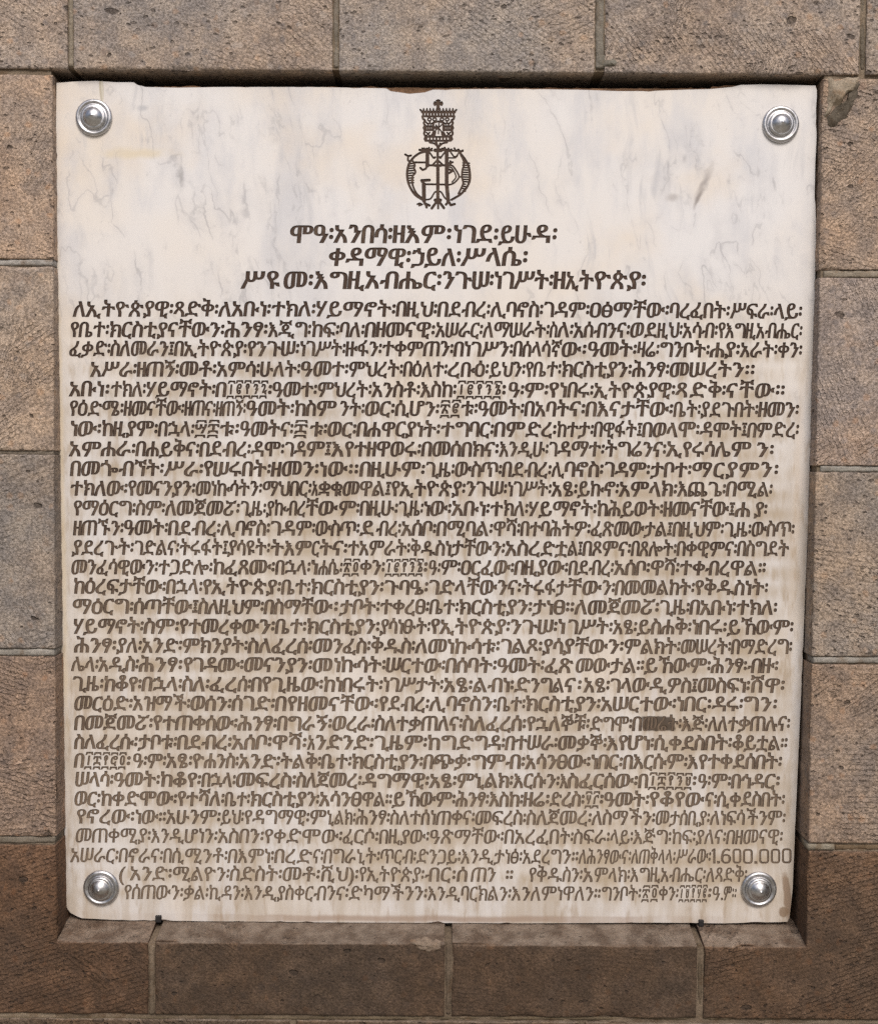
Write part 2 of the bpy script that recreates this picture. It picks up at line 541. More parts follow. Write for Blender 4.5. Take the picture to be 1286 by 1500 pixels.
def block(rect, colour, notch=None, label=None, sill=False, seed=0):
    """a dressed block: fine grid front with rounded, nibbled arrises and sides that run back into the wall"""
    x0, z0, x1, z1 = rect
    step = 0.0045

    def ticks(lo, hi, extra):
        cuts = sorted({lo, hi, *[e for e in extra if lo + 1e-4 < e < hi - 1e-4]})
        out = []
        for p, q in zip(cuts, cuts[1:]):
            k = max(2, int(round((q - p) / step)))
            out += [p, p + .0009, p + .0022] + [p + (q - p) * i / k for i in range(1, k)] + [q - .0022, q - .0009]
        return out + [hi]
    ex, ez = ([], [])
    if notch: ex, ez = [notch[0], notch[2]], [notch[1], notch[3]]
    xs, zs = ticks(x0, x1, ex), ticks(z0, z1, ez)

    def inside(x, z):
        return not (notch and notch[0] < x < notch[2] and notch[1] < z < notch[3])

    def edge_dist(x, z):
        d = min(x - x0, x1 - x, z - z0, z1 - z)
        if notch:
            dx = max(notch[0] - x, 0, x - notch[2])
            dz = max(notch[1] - z, 0, z - notch[3])
            d = min(d, math.hypot(dx, dz))
        return d
    idx, verts, faces = {}, [], []
    for i, x in enumerate(xs):
        for j, z in enumerate(zs):
            if notch and notch[0] + 1e-5 < x < notch[2] - 1e-5 and notch[1] + 1e-5 < z < notch[3] - 1e-5:
                continue
            d = edge_dist(x, z)
            q = Vector((x * 1.0 + seed * 3.1, seed * 1.7, z))
            nib = max(0.0, noise.noise(q * 60) + .15) * .6 + max(0.0, noise.noise(q * 17) - .15) * 2.2
            r = 0.0015 + 0.0040 * nib
            t = max(0.0, 1 - d / r)
            y = r * 0.55 * t * t
            y += 0.0007 * noise.noise(q * 45) + 0.0012 * noise.noise(q * 12) + 0.0011 * (1 - min(1, d / .01)) * nib
            idx[(i, j)] = len(verts)
            jit = 0.0008 if d < 1e-5 else 0.0
            verts.append((x + jit * noise.noise(q * 80), y, z + jit * noise.noise(q * 80 + Vector((9, 9, 9)))))
    for i in range(len(xs) - 1):
        for j in range(len(zs) - 1):
            if inside((xs[i] + xs[i + 1]) / 2, (zs[j] + zs[j + 1]) / 2):
                faces.append((idx[i, j], idx[i + 1, j], idx[i + 1, j + 1], idx[i, j + 1]))
    # sides
    cnt = {}
    for f in faces:
        for a, b in zip(f, f[1:] + f[:1]):
            cnt[(a, b)] = 1
    ring = [(a, b) for (a, b) in cnt if (b, a) not in cnt]
    back = {}
    depths = (0.0032, 0.010, 0.022, 0.045, 0.07, BACK + .03)
    for a, b in ring:
        for v in (a, b):
            if v not in back:
                x, y, z = verts[v]
                col = []
                for dpt in depths:
                    q = Vector((x, dpt, z))
                    up = 0.0
                    if sill and abs(z - sill) < 0.004:
                        up = 0.0135 * min(1, (dpt - .0) / .06)
                    col.append(len(verts))
                    verts.append((x + .0007 * noise.noise(q * 55), dpt, z + up + .0007 * noise.noise(q * 55 + Vector((5, 5, 5)))))
                back[v] = col
    for a, b in ring:
        ca, cb = [a] + back[a], [b] + back[b]
        for k in range(len(depths)):
            faces.append((cb[k], ca[k], ca[k + 1], cb[k + 1]))
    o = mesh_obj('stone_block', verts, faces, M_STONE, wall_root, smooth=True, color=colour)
    if label: o['label'] = label
    return o


def wx(px, py): return wall(px, py)[0]
def wz(px, py): return wall(px, py)[1]


G = 0.0035
# top course
zt0, zt1 = RZ1, wz(640, -230)
tops = [(-300, 99, (0.401, 0.349, 0.312)), (108, 487, (0.366, 0.325, 0.297)), (497, 871, (0.380, 0.344, 0.317)),
        (886, 1259, (0.371, 0.325, 0.292)), (1269, 1600, (0.353, 0.309, 0.274))]
for k, (a, b, c) in enumerate(tops):
    block((wx(a, 50), zt0, wx(b, 50), zt1), c, seed=k)
# left column
lx0, lx1 = wx(-300, 600), RX0
lefts = [(107, 379, (0.431, 0.345, 0.282)), (390, 660, (0.393, 0.337, 0.291)), (666, 950, (0.299, 0.269, 0.245)), (962, 1225, (0.320, 0.239, 0.187))]
for k, (a, b, c) in enumerate(lefts):
    block((lx0, wz(40, b), lx1, RZ1 - .008 if k == 0 else wz(40, a)), c, seed=10 + k)
# right column
rx0, rx1 = RX1, wx(1600, 600)
rights = [(113, 395, (0.390, 0.314, 0.258)), (407, 682, (0.382, 0.323, 0.287)), (692, 962, (0.334, 0.294, 0.259)), (974, 1235, (0.317, 0.256, 0.211))]
for k, (a, b, c) in enumerate(rights):
    block((rx0, wz(1240, b), rx1, RZ1 - .006 if k == 0 else wz(1240, a)), c, seed=20 + k)
# bottom course with the two notched corner stones
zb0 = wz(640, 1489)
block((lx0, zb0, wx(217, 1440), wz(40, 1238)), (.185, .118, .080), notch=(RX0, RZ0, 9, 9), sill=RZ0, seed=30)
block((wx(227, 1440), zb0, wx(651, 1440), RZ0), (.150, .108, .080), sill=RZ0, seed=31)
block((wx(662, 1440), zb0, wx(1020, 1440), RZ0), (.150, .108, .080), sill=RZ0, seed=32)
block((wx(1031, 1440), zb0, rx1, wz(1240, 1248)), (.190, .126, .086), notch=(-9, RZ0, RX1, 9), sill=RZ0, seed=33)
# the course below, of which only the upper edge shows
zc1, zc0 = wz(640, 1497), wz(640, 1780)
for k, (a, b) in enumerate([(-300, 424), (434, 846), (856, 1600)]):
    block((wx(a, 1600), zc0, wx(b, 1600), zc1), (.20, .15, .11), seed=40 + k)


# mortar: four solid beds around the recess and the panel at its back
def slab_box(name, x0, x1, y0, y1, z0, z1, mat, colour, slope=0.0):
    v = [(x0, y0, z0), (x1, y0, z0), (x1, y0, z1), (x0, y0, z1), (x0, y1, z0), (x1, y1, z0), (x1, y1, z1 + slope), (x0, y1, z1 + slope)]
    f = [(0, 1, 2, 3), (5, 4, 7, 6), (4, 0, 3, 7), (1, 5, 6, 2), (3, 2, 6, 7), (4, 5, 1, 0)]
    return mesh_obj(name, v, f, mat, wall_root, color=colour)


MC = (.255, .205, .155)
e = .0025
slab_box('mortar_bed', lx0 + .002, RX0 - e, .0042, BACK + .02, zc0 + .002, zt1 - .002, M_MORTAR, MC)
slab_box('mortar_bed', RX1 + e, rx1 - .002, .0044, BACK + .02, zc0 + .003, zt1 - .003, M_MORTAR, MC)
slab_box('mortar_bed', RX0 - .002, RX1 + .002, .0043, BACK + .021, RZ1 + .0025, zt1 - .0025, M_MORTAR, MC)
slab_box('mortar_bed', RX0 - .0021, RX1 + .0021, .0041, BACK + .019, zc0 + .0025, RZ0 - .0025, M_MORTAR, (.20, .155, .115), slope=.0135)
slab_box('recess_back', RX0 - .03, RX1 + .03, BACK, BACK + .012, RZ0 - .03, RZ1 + .03, M_MORTAR, (.15, .115, .09))


def joint(p0, p1, width, colour, y=.0012, taper=1.0):
    """a struck bead of mortar between two blocks, given by its ends on the wall"""
    a, b = Vector((*wall(*p0), 0)), Vector((*wall(*p1), 0))
    d = b - a
    L = d.length
    d.normalize()
    nrm = Vector((-d.y, d.x, 0))
    k = max(6, int(L / .003))
    prof = [(-1.0, .005), (-.9, .0008), (-.35, .0002), (.3, 0), (.88, .0006), (1.0, .005)]
    verts, faces = [], []
    for i in range(k + 1):
        c = a + d * (L * i / k)
        for u, dy in prof:
            w = width * .5 * (.95 + .20 * noise.noise(Vector((c.x, c.y, u * .3)) * 40) + .22 * noise.noise(Vector((c.x, c.y, u * 2)) * 150))
            p = c + nrm * (u * w)
            verts.append((p.x, y + dy + .0011 + .0022 * noise.noise(Vector((p.x, 7, p.y)) * 22) + .0008 * noise.noise(Vector((p.x, 2, p.y)) * 70) + .0006 * noise.noise(Vector((p.x, 5, p.y)) * 190), p.y))
    m = len(prof)
    for i in range(k):
        for j in range(m - 1):
            q = i * m + j
            faces.append((q, q + 1, q + m + 1, q + m))
    # close it into a solid bar
    base = len(verts)
    for i in range(k + 1):
        for j in (0, m - 1):
            x, yy, z = verts[i * m + j]
            verts.append((x, .03, z))
    for i in range(k):
        faces.append((i * m, i * m + m, base + 2 * i + 2, base + 2 * i))
        faces.append((i * m + m - 1, base + 2 * i + 1, base + 2 * i + 3, i * m + 2 * m - 1))
    for i in (0, k):
        faces.append(tuple([i * m + j for j in range(m)] + [base + 2 * i + 1, base + 2 * i]))
    o = mesh_obj('mortar_joint', verts, faces, M_MORTAR, wall_root, smooth=True, color=colour)
    bm = bmesh.new(); bm.from_mesh(o.data); bmesh.ops.recalc_face_normals(bm, faces=bm.faces); bm.to_mesh(o.data); bm.free()
    return o


PALE = (.395, .375, .345)
joint((-200, 384), (77, 384), .0085, (.42, .40, .385), .0008)
joint((-200, 663), (78, 663), .0080, (.24, .205, .17), .0016)
joint((-200, 956), (79, 956), .0100, (.33, .31, .285), .0008)
joint((-200, 1230.5), (80, 1230.5), .0100, (.235, .205, .17), .0010)
joint((1207, 401), (1500, 402), .0100, (.36, .315, .26), .0008)
joint((1202, 687), (1500, 688), .0090, (.36, .345, .32), .0008)
joint((1192, 967.5), (1500, 968), .0090, (.35, .33, .305), .0008)
joint((1184, 1241.5), (1222, 1241.5), .0090, (.30, .27, .22), .0010)
joint((1224, 1242), (1500, 1242), .0075, (.20, .145, .095), .0020)
joint((103.5, -200), (103.5, 96), .0075, (.33, .285, .23), .0008)
joint((492, -200), (492, 97), .0070, (.26, .23, .195), .0016)
joint((878.5, -200), (878.5, 99), .0110, (.275, .252, .22), .0006)
joint((1264, -200), (1264, 100), .0060, (.20, .17, .135), .0024)
joint((222, 1487), (222, 1386), .0075, (.19, .148, .11), .0016)
joint((656.5, 1487), (656.5, 1386), .0075, (.150, .115, .085), .0016)
joint((1025.5, 1487), (1025.5, 1388), .0065, (.145, .112, .08), .0022)
joint((-200, 1493), (1500, 1494), .0050, (.15, .118, .08), .0022)


def lump(name, outline, height, colour, y0=.0030, label=None, seed=0, base=None):
    """an uneven smear of cement on the wall face"""
    pts = [wall(*p) for p in outline]
    cx = sum(p[0] for p in pts) / len(pts)
    cz = sum(p[1] for p in pts) / len(pts)
    rings = 9
    # densify
    dense = []
    for (a, b), (c, d) in zip(pts, pts[1:] + pts[:1]):
        for i in range(5):
            t = i / 5
            x, z = a + (c - a) * t, b + (d - b) * t
            q = Vector((x, seed, z))
            dense.append((x + .005 * noise.noise(q * 75) + .0025 * noise.noise(q * 190), z + .005 * noise.noise(q * 75 + Vector((7, 7, 7))) + .0025 * noise.noise(q * 190 + Vector((3, 1, 2)))))
    n_ = len(dense)
    verts, faces = [], []
    for r in range(rings):
        s = 1 - r / rings
        h = height * (1 - s ** 3)
        for x, z in dense:
            X, Z = cx + (x - cx) * s, cz + (z - cz) * s
            q = Vector((X, seed, Z))
            y = y0 + .006 - .006 * min(1, (1 - s) * 4) - h * (1 + 1.0 * noise.noise(q * 50)) - .0022 * noise.noise(q * 130) * min(1, (1 - s) * 3)
            verts.append((X, y, Z))
    verts.append((cx, y0 - height, cz))
    for r in range(rings - 1):
        for i in range(n_):
            j = (i + 1) % n_
            faces.append((r * n_ + i, r * n_ + j, (r + 1) * n_ + j, (r + 1) * n_ + i))
    for i in range(n_):
        faces.append(((rings - 1) * n_ + i, (rings - 1) * n_ + (i + 1) % n_, rings * n_))
    o = mesh_obj(name, verts, faces, M_MORTAR, wall_root, smooth=True, color=colour)
    bm = bmesh.new(); bm.from_mesh(o.data); bmesh.ops.recalc_face_normals(bm, faces=bm.faces); bm.to_mesh(o.data); bm.free()
    if label: o['label'] = label
    return o


lump('cement_patch', [(1207, 113), (1222, 111), (1262, 110), (1262, 118), (1243, 140), (1226, 160), (1208, 178), (1206, 150)], .0100,
     (.39, .33, .26), seed=1, label='pale chipped cement fill in the upper right corner of the recess')
lump('cement_patch', [(1262, 112), (1266, 122), (1262, 140), (1250, 160), (1240, 178), (1220, 192), (1205, 196), (1204, 174), (1218, 158), (1232, 150), (1246, 132), (1254, 114)],
     .0062, (.135, .115, .092), seed=2, label='dark grey smear of cement running down from the top joint')
lump('cement_patch', [(880, 78), (906, 80), (912, 92), (904, 99), (884, 100), (872, 98), (870, 86)], .0036, (.25, .235, .205), seed=3)
lump('cement_patch', [(596, 1379), (618, 1377), (648, 1380), (650, 1392), (630, 1398), (612, 1393)], .0038, (.30, .235, .185), seed=4)

# ------------------------------------------------------------------ the inscription, line by line
# every word stands behind the place where it begins: a / b / c = thirds of the row, number = offset in it
ROWS = [
 (438, (464, 464, 467), 'a65~ለኢትዮጵያዊ፡ a562~ጻድቅ፡ a785~ለአቡነ፡ a1045~ተክለ፡ b48~ሃይ b180~ማ b285~ኖት፡ b445~በዚህ፡ b650~በ b705~ደብረ፡ b912~ሊባኖስ፡ b1175~ገ c10~ዳም፡ c185~ዐፅማቸው፡ c580~ባረፈበት፡ c880~ሥፍራ፡ c1095~ላይ፡ c1238'),
 (438, (494, 494, 495.6), 'a50~የቤተ፡ a243~ክርስቲ a480~ያናቸውን፡ a815~ሕንፃ፡ a1030~እጂግ፡ b25~ከፍ፡ b165~ባለ፡ b290~በዘመናዊ፡ b640~አሠራር፡ b875~ለማሠራት፡ b1205~ስ c25~ለ፡ c105~አሰብንና፡ c385~ወደ c520~ዚህ፡ c645~አሳብ፡ c820~የእግዚአብሔር፡ c1238'),
 (438, (521.6, 522, 523.7), 'a45~ፈቃድ፡ a250~ስለመራን፤ a565~በኢትዮጵያ፡ a925~የንጉሠ፡ a1185~ነገ b45~ሥት፡ b195~ዙፋን፡ b375~ተቀምጠን፡ b730~በነገሥን፡ b1025~በሰላሳኛ c45~ው፡ c175~ዓመት፡ c420~ዛሬ፡ c530~ግንቦት፡ c780~ሐያ፡ c930~አራት፡ c1115~ቀን፡ c1238'),
 (438, (551.8, 551.8, 552.6), 'a150~አሥራ፡ a380~ዘጠኝ፡ a590~መቶ፡ a775~አምሳ፡ a990~ሁለት፡ a1190~ዓ b35~መተ፡ b210~ምህረት፡ b480~በዕለተ፡ b700~ረ b765~ቡዕ፡ b905~ይህን፡ b1085~የቤተ፡ c45~ክርስቲያን፡ c395~ሕንፃ፡ c580~መሠረት c890~ን፡፡ c1008'),
 (554, (580.6, 582, 582.7), 'a45~አቡ a180~ነ፡ a250~ተክለ፡ a425~ሃይማኖት፡ a770~በ a825~፲፪፻፺፯ a1028~፡ a1050~ዓመተ፡ b55~ምህረት፡ b325~አንስቶ፡ b565~እስከ፡ b745~፲፪፻፺፮ b968~፡ b1000~ዓ፡ b1080~ም፡ b1200~የነ c75~በሩ፡ c205~ኢትዮጵያዊ፡ c610~ጻ c680~ድ c770~ቅ፡ c860~ና c925~ቸው c1105~፡፡ c1155'),
 (554, (609, 609.5, 611), 'a45~የዕድሜ፡ a315~ዘመናቸው፡ a615~ዘጠና፡ a770~ዘጠኝ፡ a920~ዓመት፡ a1160~ከስ b50~ም b165~ንት፡ b290~ወር፡ b440~ሲሆን፡ b660~፳፪ b765~ቱ፡ b850~ዓመት፡ b1080~በአባት c85~ና፡ c165~በእናታ c410~ቸው፡ c600~ቤት፡ c735~ያደጉበት፡ c1020~ዘመን፡ c1222'),
 (554, (638.8, 639.7, 640.6), 'a50~ነው፡ a205~ከዚያም፡ a485~በኋላ፡ a665~፵፰ a790~ቱ፡ a890~ዓመት a1090~ና፡ a1155~፰ a1235~ቱ፡ b105~ወር፡ b250~በሐዋርያነት፡ b665~ተ b735~ግባር፡ b930~በም b1085~ድረ፡ b1240~ከ c70~ተታ፡ c205~በዊፋት፤ c445~በወላሞ፡ c730~ዳሞት፤ c965~በምድረ፡ c1222'),
 (554, (668.4, 668.7, 669.2), 'a45~አምሐራ፡ a375~በሐይቅና፡ a690~በደብረ፡ a945~ዳሞ፡ a1110~ገዳ b0~ም፤ b125~እ b190~የተዘዋወሩ፡ b570~በመሰበክና፡ b955~እንዲሁ፡ b1200~ገ c25~ዳማተ፡ c260~ትግሬንና፡ c565~ኢ c645~የሩሳሌ c885~ም c1010~ን፡ c1105'),
 (670, (697, 698.4, 699), 'a50~በመጐብኘት፡ a515~ሥራ፡ a710~የሠሩበት፡ a1045~ዘመን፡ b65~ነው፡፡ b265~በዚሁም፡ b590~ጊዜ፡ b735~ውስጥ፡ b970~በደብረ፡ b1215~ሊ c60~ባኖስ፡ c255~ገዳም፡ c485~ታቦተ፡ c690~ማርያም c1030~ን፡ c1130'),
 (670, (726, 726.7, 727.6), 'a50~ተክለው፡ a335~የመናንያን፡ a670~መነኩሳትን፡ a1000~ማህበር፡ a1245~አ b60~ቋቁመዋል፤ b420~የኢትዮጵያ፡ b790~ንጉሠ፡ b995~ነገሥት፡ b1215~አ c50~ፄ፡ c125~ይኩ c255~ኖ፡ c330~አምላክ፡ c620~እጨጌ፡ c860~በሚ c1015~ል፡ c1090'),
 (670, (755, 755.7, 757), 'a65~የማዕርግ፡ a375~ስም፡ a520~ለመጀመፘ፡ a890~ጊዜ፡ a1020~ያኩብረ a1215~ቸ b60~ው b160~ም፡ b265~በዚሁ፡ b455~ጊዜ፡ b580~ነው፡ b720~አ b780~ቡነ፡ b910~ተ b975~ክለ፡ b1100~ሃይ c0~ማኖት፡ c220~ከሕይወት፡ c550~ዘመናቸው፤ c905~ሐ c1000~ያ፡ c1065'),
 (670, (783.8, 785, 786), 'a65~ዘጠኙን፡ a315~ዓመት፡ a535~በደብረ፡ a795~ሊባኖስ፡ a1040~ገዳ a1165~ም፡ b45~ውስጥ፡ b265~ደ b345~ብረ፡ b470~አሰቦ፡ b645~በሚባል፡ b925~ዋሻ፡ b1060~በተባሕ c45~ትዎ፡ c190~ፈጽመውታል፤ c595~በዚህም፡ c850~ጊዜ፡ c985~ውስጥ፡ c1200'),
 (786, (812.6, 814, 814.7), 'a60~ያደረጉት፡ a365~ገድልና፡ a590~ትሩፋት፤ a830~ያሳዩት፡ a1040~ት a1110~እም a1245~ር b65~ት b130~ና፡ b205~ተአ b310~ምራት፡ b515~ቅዱ b640~ስነታቸውን፡ b985~አስረ b1160~ድቷ c75~ል፤ c150~በጾምና፡ c390~በጸሎት፡ c615~በቀዊምና፡ c915~በስግደት c1172'),
 (786, (841.3, 842, 843), 'a55~መንፈሳዊውን፡ a485~ተጋድሎ፡ a755~ከፈጸሙ፡ a1065~በኋላ፡ a1240~ነ b60~ሐሴ፡ b180~፳፬ b265~ቀን፡ b390~፲፪፻፺፮ b580~፡ b605~ዓ፡ b665~ም፡ b765~ዐርፈው፡ b1030~በዚያው፡ c80~በደብረ፡ c305~አሰቦ፡ c485~ዋሻ፡ c630~ተቀብረ c880~ዋል፡፡ c1058'),
 (786, (869.6, 871.2, 871.7), 'a65~ከዕረፍታቸው፡ a525~በኋላ፡ a705~የኢት a885~ዮጵያ፡ a1095~ቤተ፡ a1240~ክ b85~ርስቲያን፡ b385~ጉባዔ፡ b605~ገድላቸው b945~ንና፡ b1065~ትሩ b1180~ፋታ c75~ቸው c245~ን፡ c310~በመመልከት፡ c705~የቅዱስነት c1050~፡ c1068'),
 (786, (899, 899.9, 900.7), 'a60~ማዕርግ፡ a365~ሰጣቸው፤ a685~ስለዚህም፡ a1010~በስማቸ b35~ው፡ b165~ታቦት፡ b365~ተቀረፀ፡ b610~ቤተ፡ b755~ክርስቲያን፡ b1120~ታነ c5~ፀ፡፡ c110~ለመጀመፘ፡ c530~ጊዜ፡ c680~በአቡነ፡ c910~ተክለ፡ c1115'),
 (902, (928, 928.6, 929.5), 'a65~ሃይማኖት፡ a415~ስም፡ a590~የተመረቀው a985~ን፡ a1065~ቤተ፡ a1220~ክ b65~ርስቲያን፡ b365~ያሳነፁት፡ b615~የኢትዮጵያ፡ b1010~ንጉሠ፡ b1245~ነ c75~ገሥት፡ c300~አፄ፡ c420~ይስሐቅ፡ c690~ነበሩ፡ c865~ይኸውም፡ c1195'),
 (902, (955.8, 957.3, 958), 'a70~ሕንፃ፡ a280~ያለ፡ a405~አንድ፡ a605~ምክንያት፡ a930~ስለፈረሰ፡ a1250~መ b130~ንፈስ፡ b320~ቅዱስ፡ b540~ለመነኩሳቱ፡ b960~ገልጾ፡ b1170~ያሳ c55~ያቸውን፡ c355~ምልክት፡ c635~መሠረት፡ c885~በማድረግ፡ c1188'),
 (902, (983.3, 985.2, 985.6), 'a55~ሌላ፡ a190~አዲስ፡ a390~ሕንፃ፡ a610~የገዳሙ፡ a910~መናንያን፡ a1250~መ b135~ነኩሳት፡ b395~ሠርተው፡ b690~በሰባት፡ b945~ዓመት፡ b1180~ፈ c30~ጽ c115~መውታል፡፡ c455~ይኸውም፡ c785~ሕንፃ፡ c965~ብዙ፡ c1120'),
 (902, (1012.2, 1013.7, 1014.9), 'a60~ጊዜ፡ a215~ከቆየ፡ a405~በኋላ፡ a605~ስለ፡ a740~ፈረ a880~ሰ፡ a945~በየጊዜው፡ b85~ከነበሩት፡ b380~ነገሥታት፡ b680~አፄ፡ b825~ልብነ፡ b1030~ድ b1110~ንግል c60~ና፡ c155~አፄ፡ c285~ገላውዲዎስ፤ c720~መስፍነ፡ c980~ሸ c1050~ዋ፡ c1155'),
 (1018, (1040.8, 1041.6, 1041.8), 'a70~መርዕድ፡ a360~አዝማች፡ a645~ወሰን፡ a850~ሰገድ፡ a1065~በየዘ b10~መናቸው፡ b360~የደብረ፡ b610~ሊባኖስን፡ b945~ቤተ፡ b1085~ክርስ c40~ቲያን፡ c240~አሠርተው፡ c615~ነበር፡ c790~ዳሩ፡ c945~ግን፡ c1120'),
 (1018, (1069.2, 1070.6, 1070.6), 'a70~በመጀመፘ፡ a460~የተጠቀሰው፡ a880~ሕንፃ፡ a1075~በግራ b45~ኝ፡ b130~ወረራ፡ b340~ስለተቃጠለና፡ b775~ስለፈረሰ፡ b1090~የኋለ c40~ኞቹ፡ c185~ድግሞ፡ c395~በ c445~መሬት፡ c640~እጅ፡ c770~ለለተ c920~ቃጠሉና፡ c1178'),
 (1018, (1097, 1098.4, 1098.8), 'a70~ስለፈረሱ፡ a385~ታቦቱ፡ a580~በደብረ፡ a850~አሰቦ፡ a1050~ዋሻ፡ a1225~አ b45~ንድንድ፡ b335~ጊዜም፡ b600~ከግድ b830~ግዳ፡ b985~በተሠራ፡ b1245~መ c120~ቃኞ፡ c270~እየሆነ፡ c505~ሲቀደስበት፡ c890~ቆይቷል፡፡ c1165'),
 (1018, (1124.4, 1126.3, 1126.2), 'a70~በ a120~፲፰፻፸፬ a328~፡ a360~ዓ፡ a430~ም፡ a525~አፄ፡ a655~ዮሐንስ፡ a885~አንድ፡ a1090~ትልቅ፡ b75~ቤተ፡ b225~ክርስቲያን፡ b580~በጭቃ፡ b815~ግምብ፡ b1085~አሳንፀ c75~ው፡ c190~ነበር፡ c350~በእርሱም፡ c670~እየተቀደሰበት፡ c1138'),
 (1126, (1152, 1154, 1154.7), 'a75~ሠላሳ፡ a265~ዓመት፡ a495~ከቆየ፡ a700~በኋላ፡ a870~መፍረስ፡ a1170~ስ b0~ለ b50~ጀመረ፡ b275~ዳግማዊ፡ b610~አፄ፡ b745~ምኒልክ፡ b1025~እርሱን፡ b1255~እ c75~ስፈርሰው፡ c425~በ c475~፲፰፻፺፱ c693~፡ c720~ዓ፡ c785~ም፡ c885~በኅዳ c1050~ር፡ c1130'),
 (1126, (1180, 1181.4, 1181.4), 'a70~ወር፡ a200~ከቀድሞው፡ a580~የተሻለ፡ a815~ቤተ፡ a940~ክርስቲያ a1220~ን፡ b65~አሳንፀ b275~ዋል፡፡ b425~ይኸውም፡ b740~ሕንፃ፡ b905~እስከ፡ b1075~ዘሬ፡ b1205~ድ c45~ረስ፡ c160~፶፫ c233~፡ c255~ዓመት፡ c480~የቆየው c755~ና፡ c815~ሲቀደስበት፡ c1152'),
 (1126, (1206.4, 1208.1, 1208.7), 'a80~የኖረው፡ a370~ነው፡፡ a525~አሁን a690~ም፡ a795~ይህ፡ a910~የዳግማዊ፡ a1235~ም b100~ኒልክ፡ b245~ሕንፃ፡ b415~ስለተሰነጠቀና፡ b835~መፍረስ፡ b1090~ስለጀ c35~መረ፡ c195~ለስማችን፡ c510~መታሰቢያ፡ c780~ለነፍሳችንም፡ c1155'),
 (1126, (1233.9, 1236, 1236.2), 'a75~መጠቀሚያ፡ a450~እንዲ a615~ሆነን፡ a780~አስበን፡ a1010~የቀድ a1195~ሞ b75~ው፡ b180~ፈ b235~ርሶ፡ b360~በዚያው፡ b610~ዓ b665~ጽማቸው፡ b980~በአረፈበ c35~ት፡ c105~ስፍራ፡ c285~ላይ፡ c400~እጅግ፡ c590~ከፍ፡ c710~ያለና፡ c860~በዘመናዊ፡ c1142'),
 (1210, (1263, 1265, 1264.8), 'a50~አሠራር፡ a290~በኖራና፡ a510~በሲ a615~ሚንቶ፡ a830~በእምነ፡ a1060~በረ a1170~ድ a1250~ና፡ b85~በግራኒት፡ b365~ጥርብ፡ b545~ድንጋይ፡ b765~እንዲታነፅ፡ b1070~አደረግ c45~ን፡፡ c130~ለሕንፃው c340~ና፡ c390~ለጠቅላላ፡ c610~ሥራው፡ c786~1 c813~. c832~6 c890~0 c941~0 c998~. c1021~0 c1079~0 c1134~0 c1190'),
 (1210, (1289, 1291.6, 1291.4), 'a290~( a345~አንድ፡ a555~ሚልዮን፡ a840~ስድስት፡ a1100~መቶ፡ b70~ሺህ)፡ b260~የኢትዮጵያ፡ b585~ብር፡ b745~ሰ b815~ጠን b940~ b985~፡፡ b1025'),
 (1210, (1289, 1291.6, 1291.4), 'b1100~የቅዱ c50~ስን፡ c150~አ c205~ምላክ፡ c385~እግዚአብሔር፡ c760~ለጻድቅ፡ c965'),
 (1210, (1316.4, 1319, 1318.4), 'a315~የሰጠውን፡ a610~ቃል፡ a735~ኪዳን፡ a910~እንዲያስቀር b35~ብንና፡ b210~ድካማችንን፡ b600~እንዲባርክልን፡ b1015~እንለም b1240~ነ c50~ዋለን፡፡ c240~ግንቦት፡ c440~፳፬ c525~ቀን፡ c625~፲፱፻፶፪ c768~፡ c790~ዓ. c845~ም፡፡ c912'),
]
HEADS = [
 ((355.7, 355.9, 356.2), 26.0, '426~ሞዓ፡ 491~አንበሳ፡ 577~ዘእ 618~ም፡ 665~ነገደ፡ 732~ይሁ 780~ዳ 810~፡ 817'),
 ((389.2, 389.4, 389.6), 26.0, '483~ቀዳማዊ፡ 604~ኃይለ፡ 677~ሥላ 737~ሴ፡ 775'),
 ((422.5, 423.2, 424.0), 25.5, '355~ሥ 392~ዩ 417~መ፡ 462~እግዚአብሔር፡ 649~ንጉሠ፡ 725~ነገሥት፡ 812~ዘ 830~ኢ 849~ት 871~ዮ 896~ጵ 920~ያ፡ 948'),
]

_glyphs = {}
_tc = bpy.data.curves.new('glyph_source', 'FONT')
_tc.fill_mode = 'NONE'
_tc.resolution_u = 3
_to = bpy.data.objects.new('glyph_source', _tc)
C.objects.link(_to)


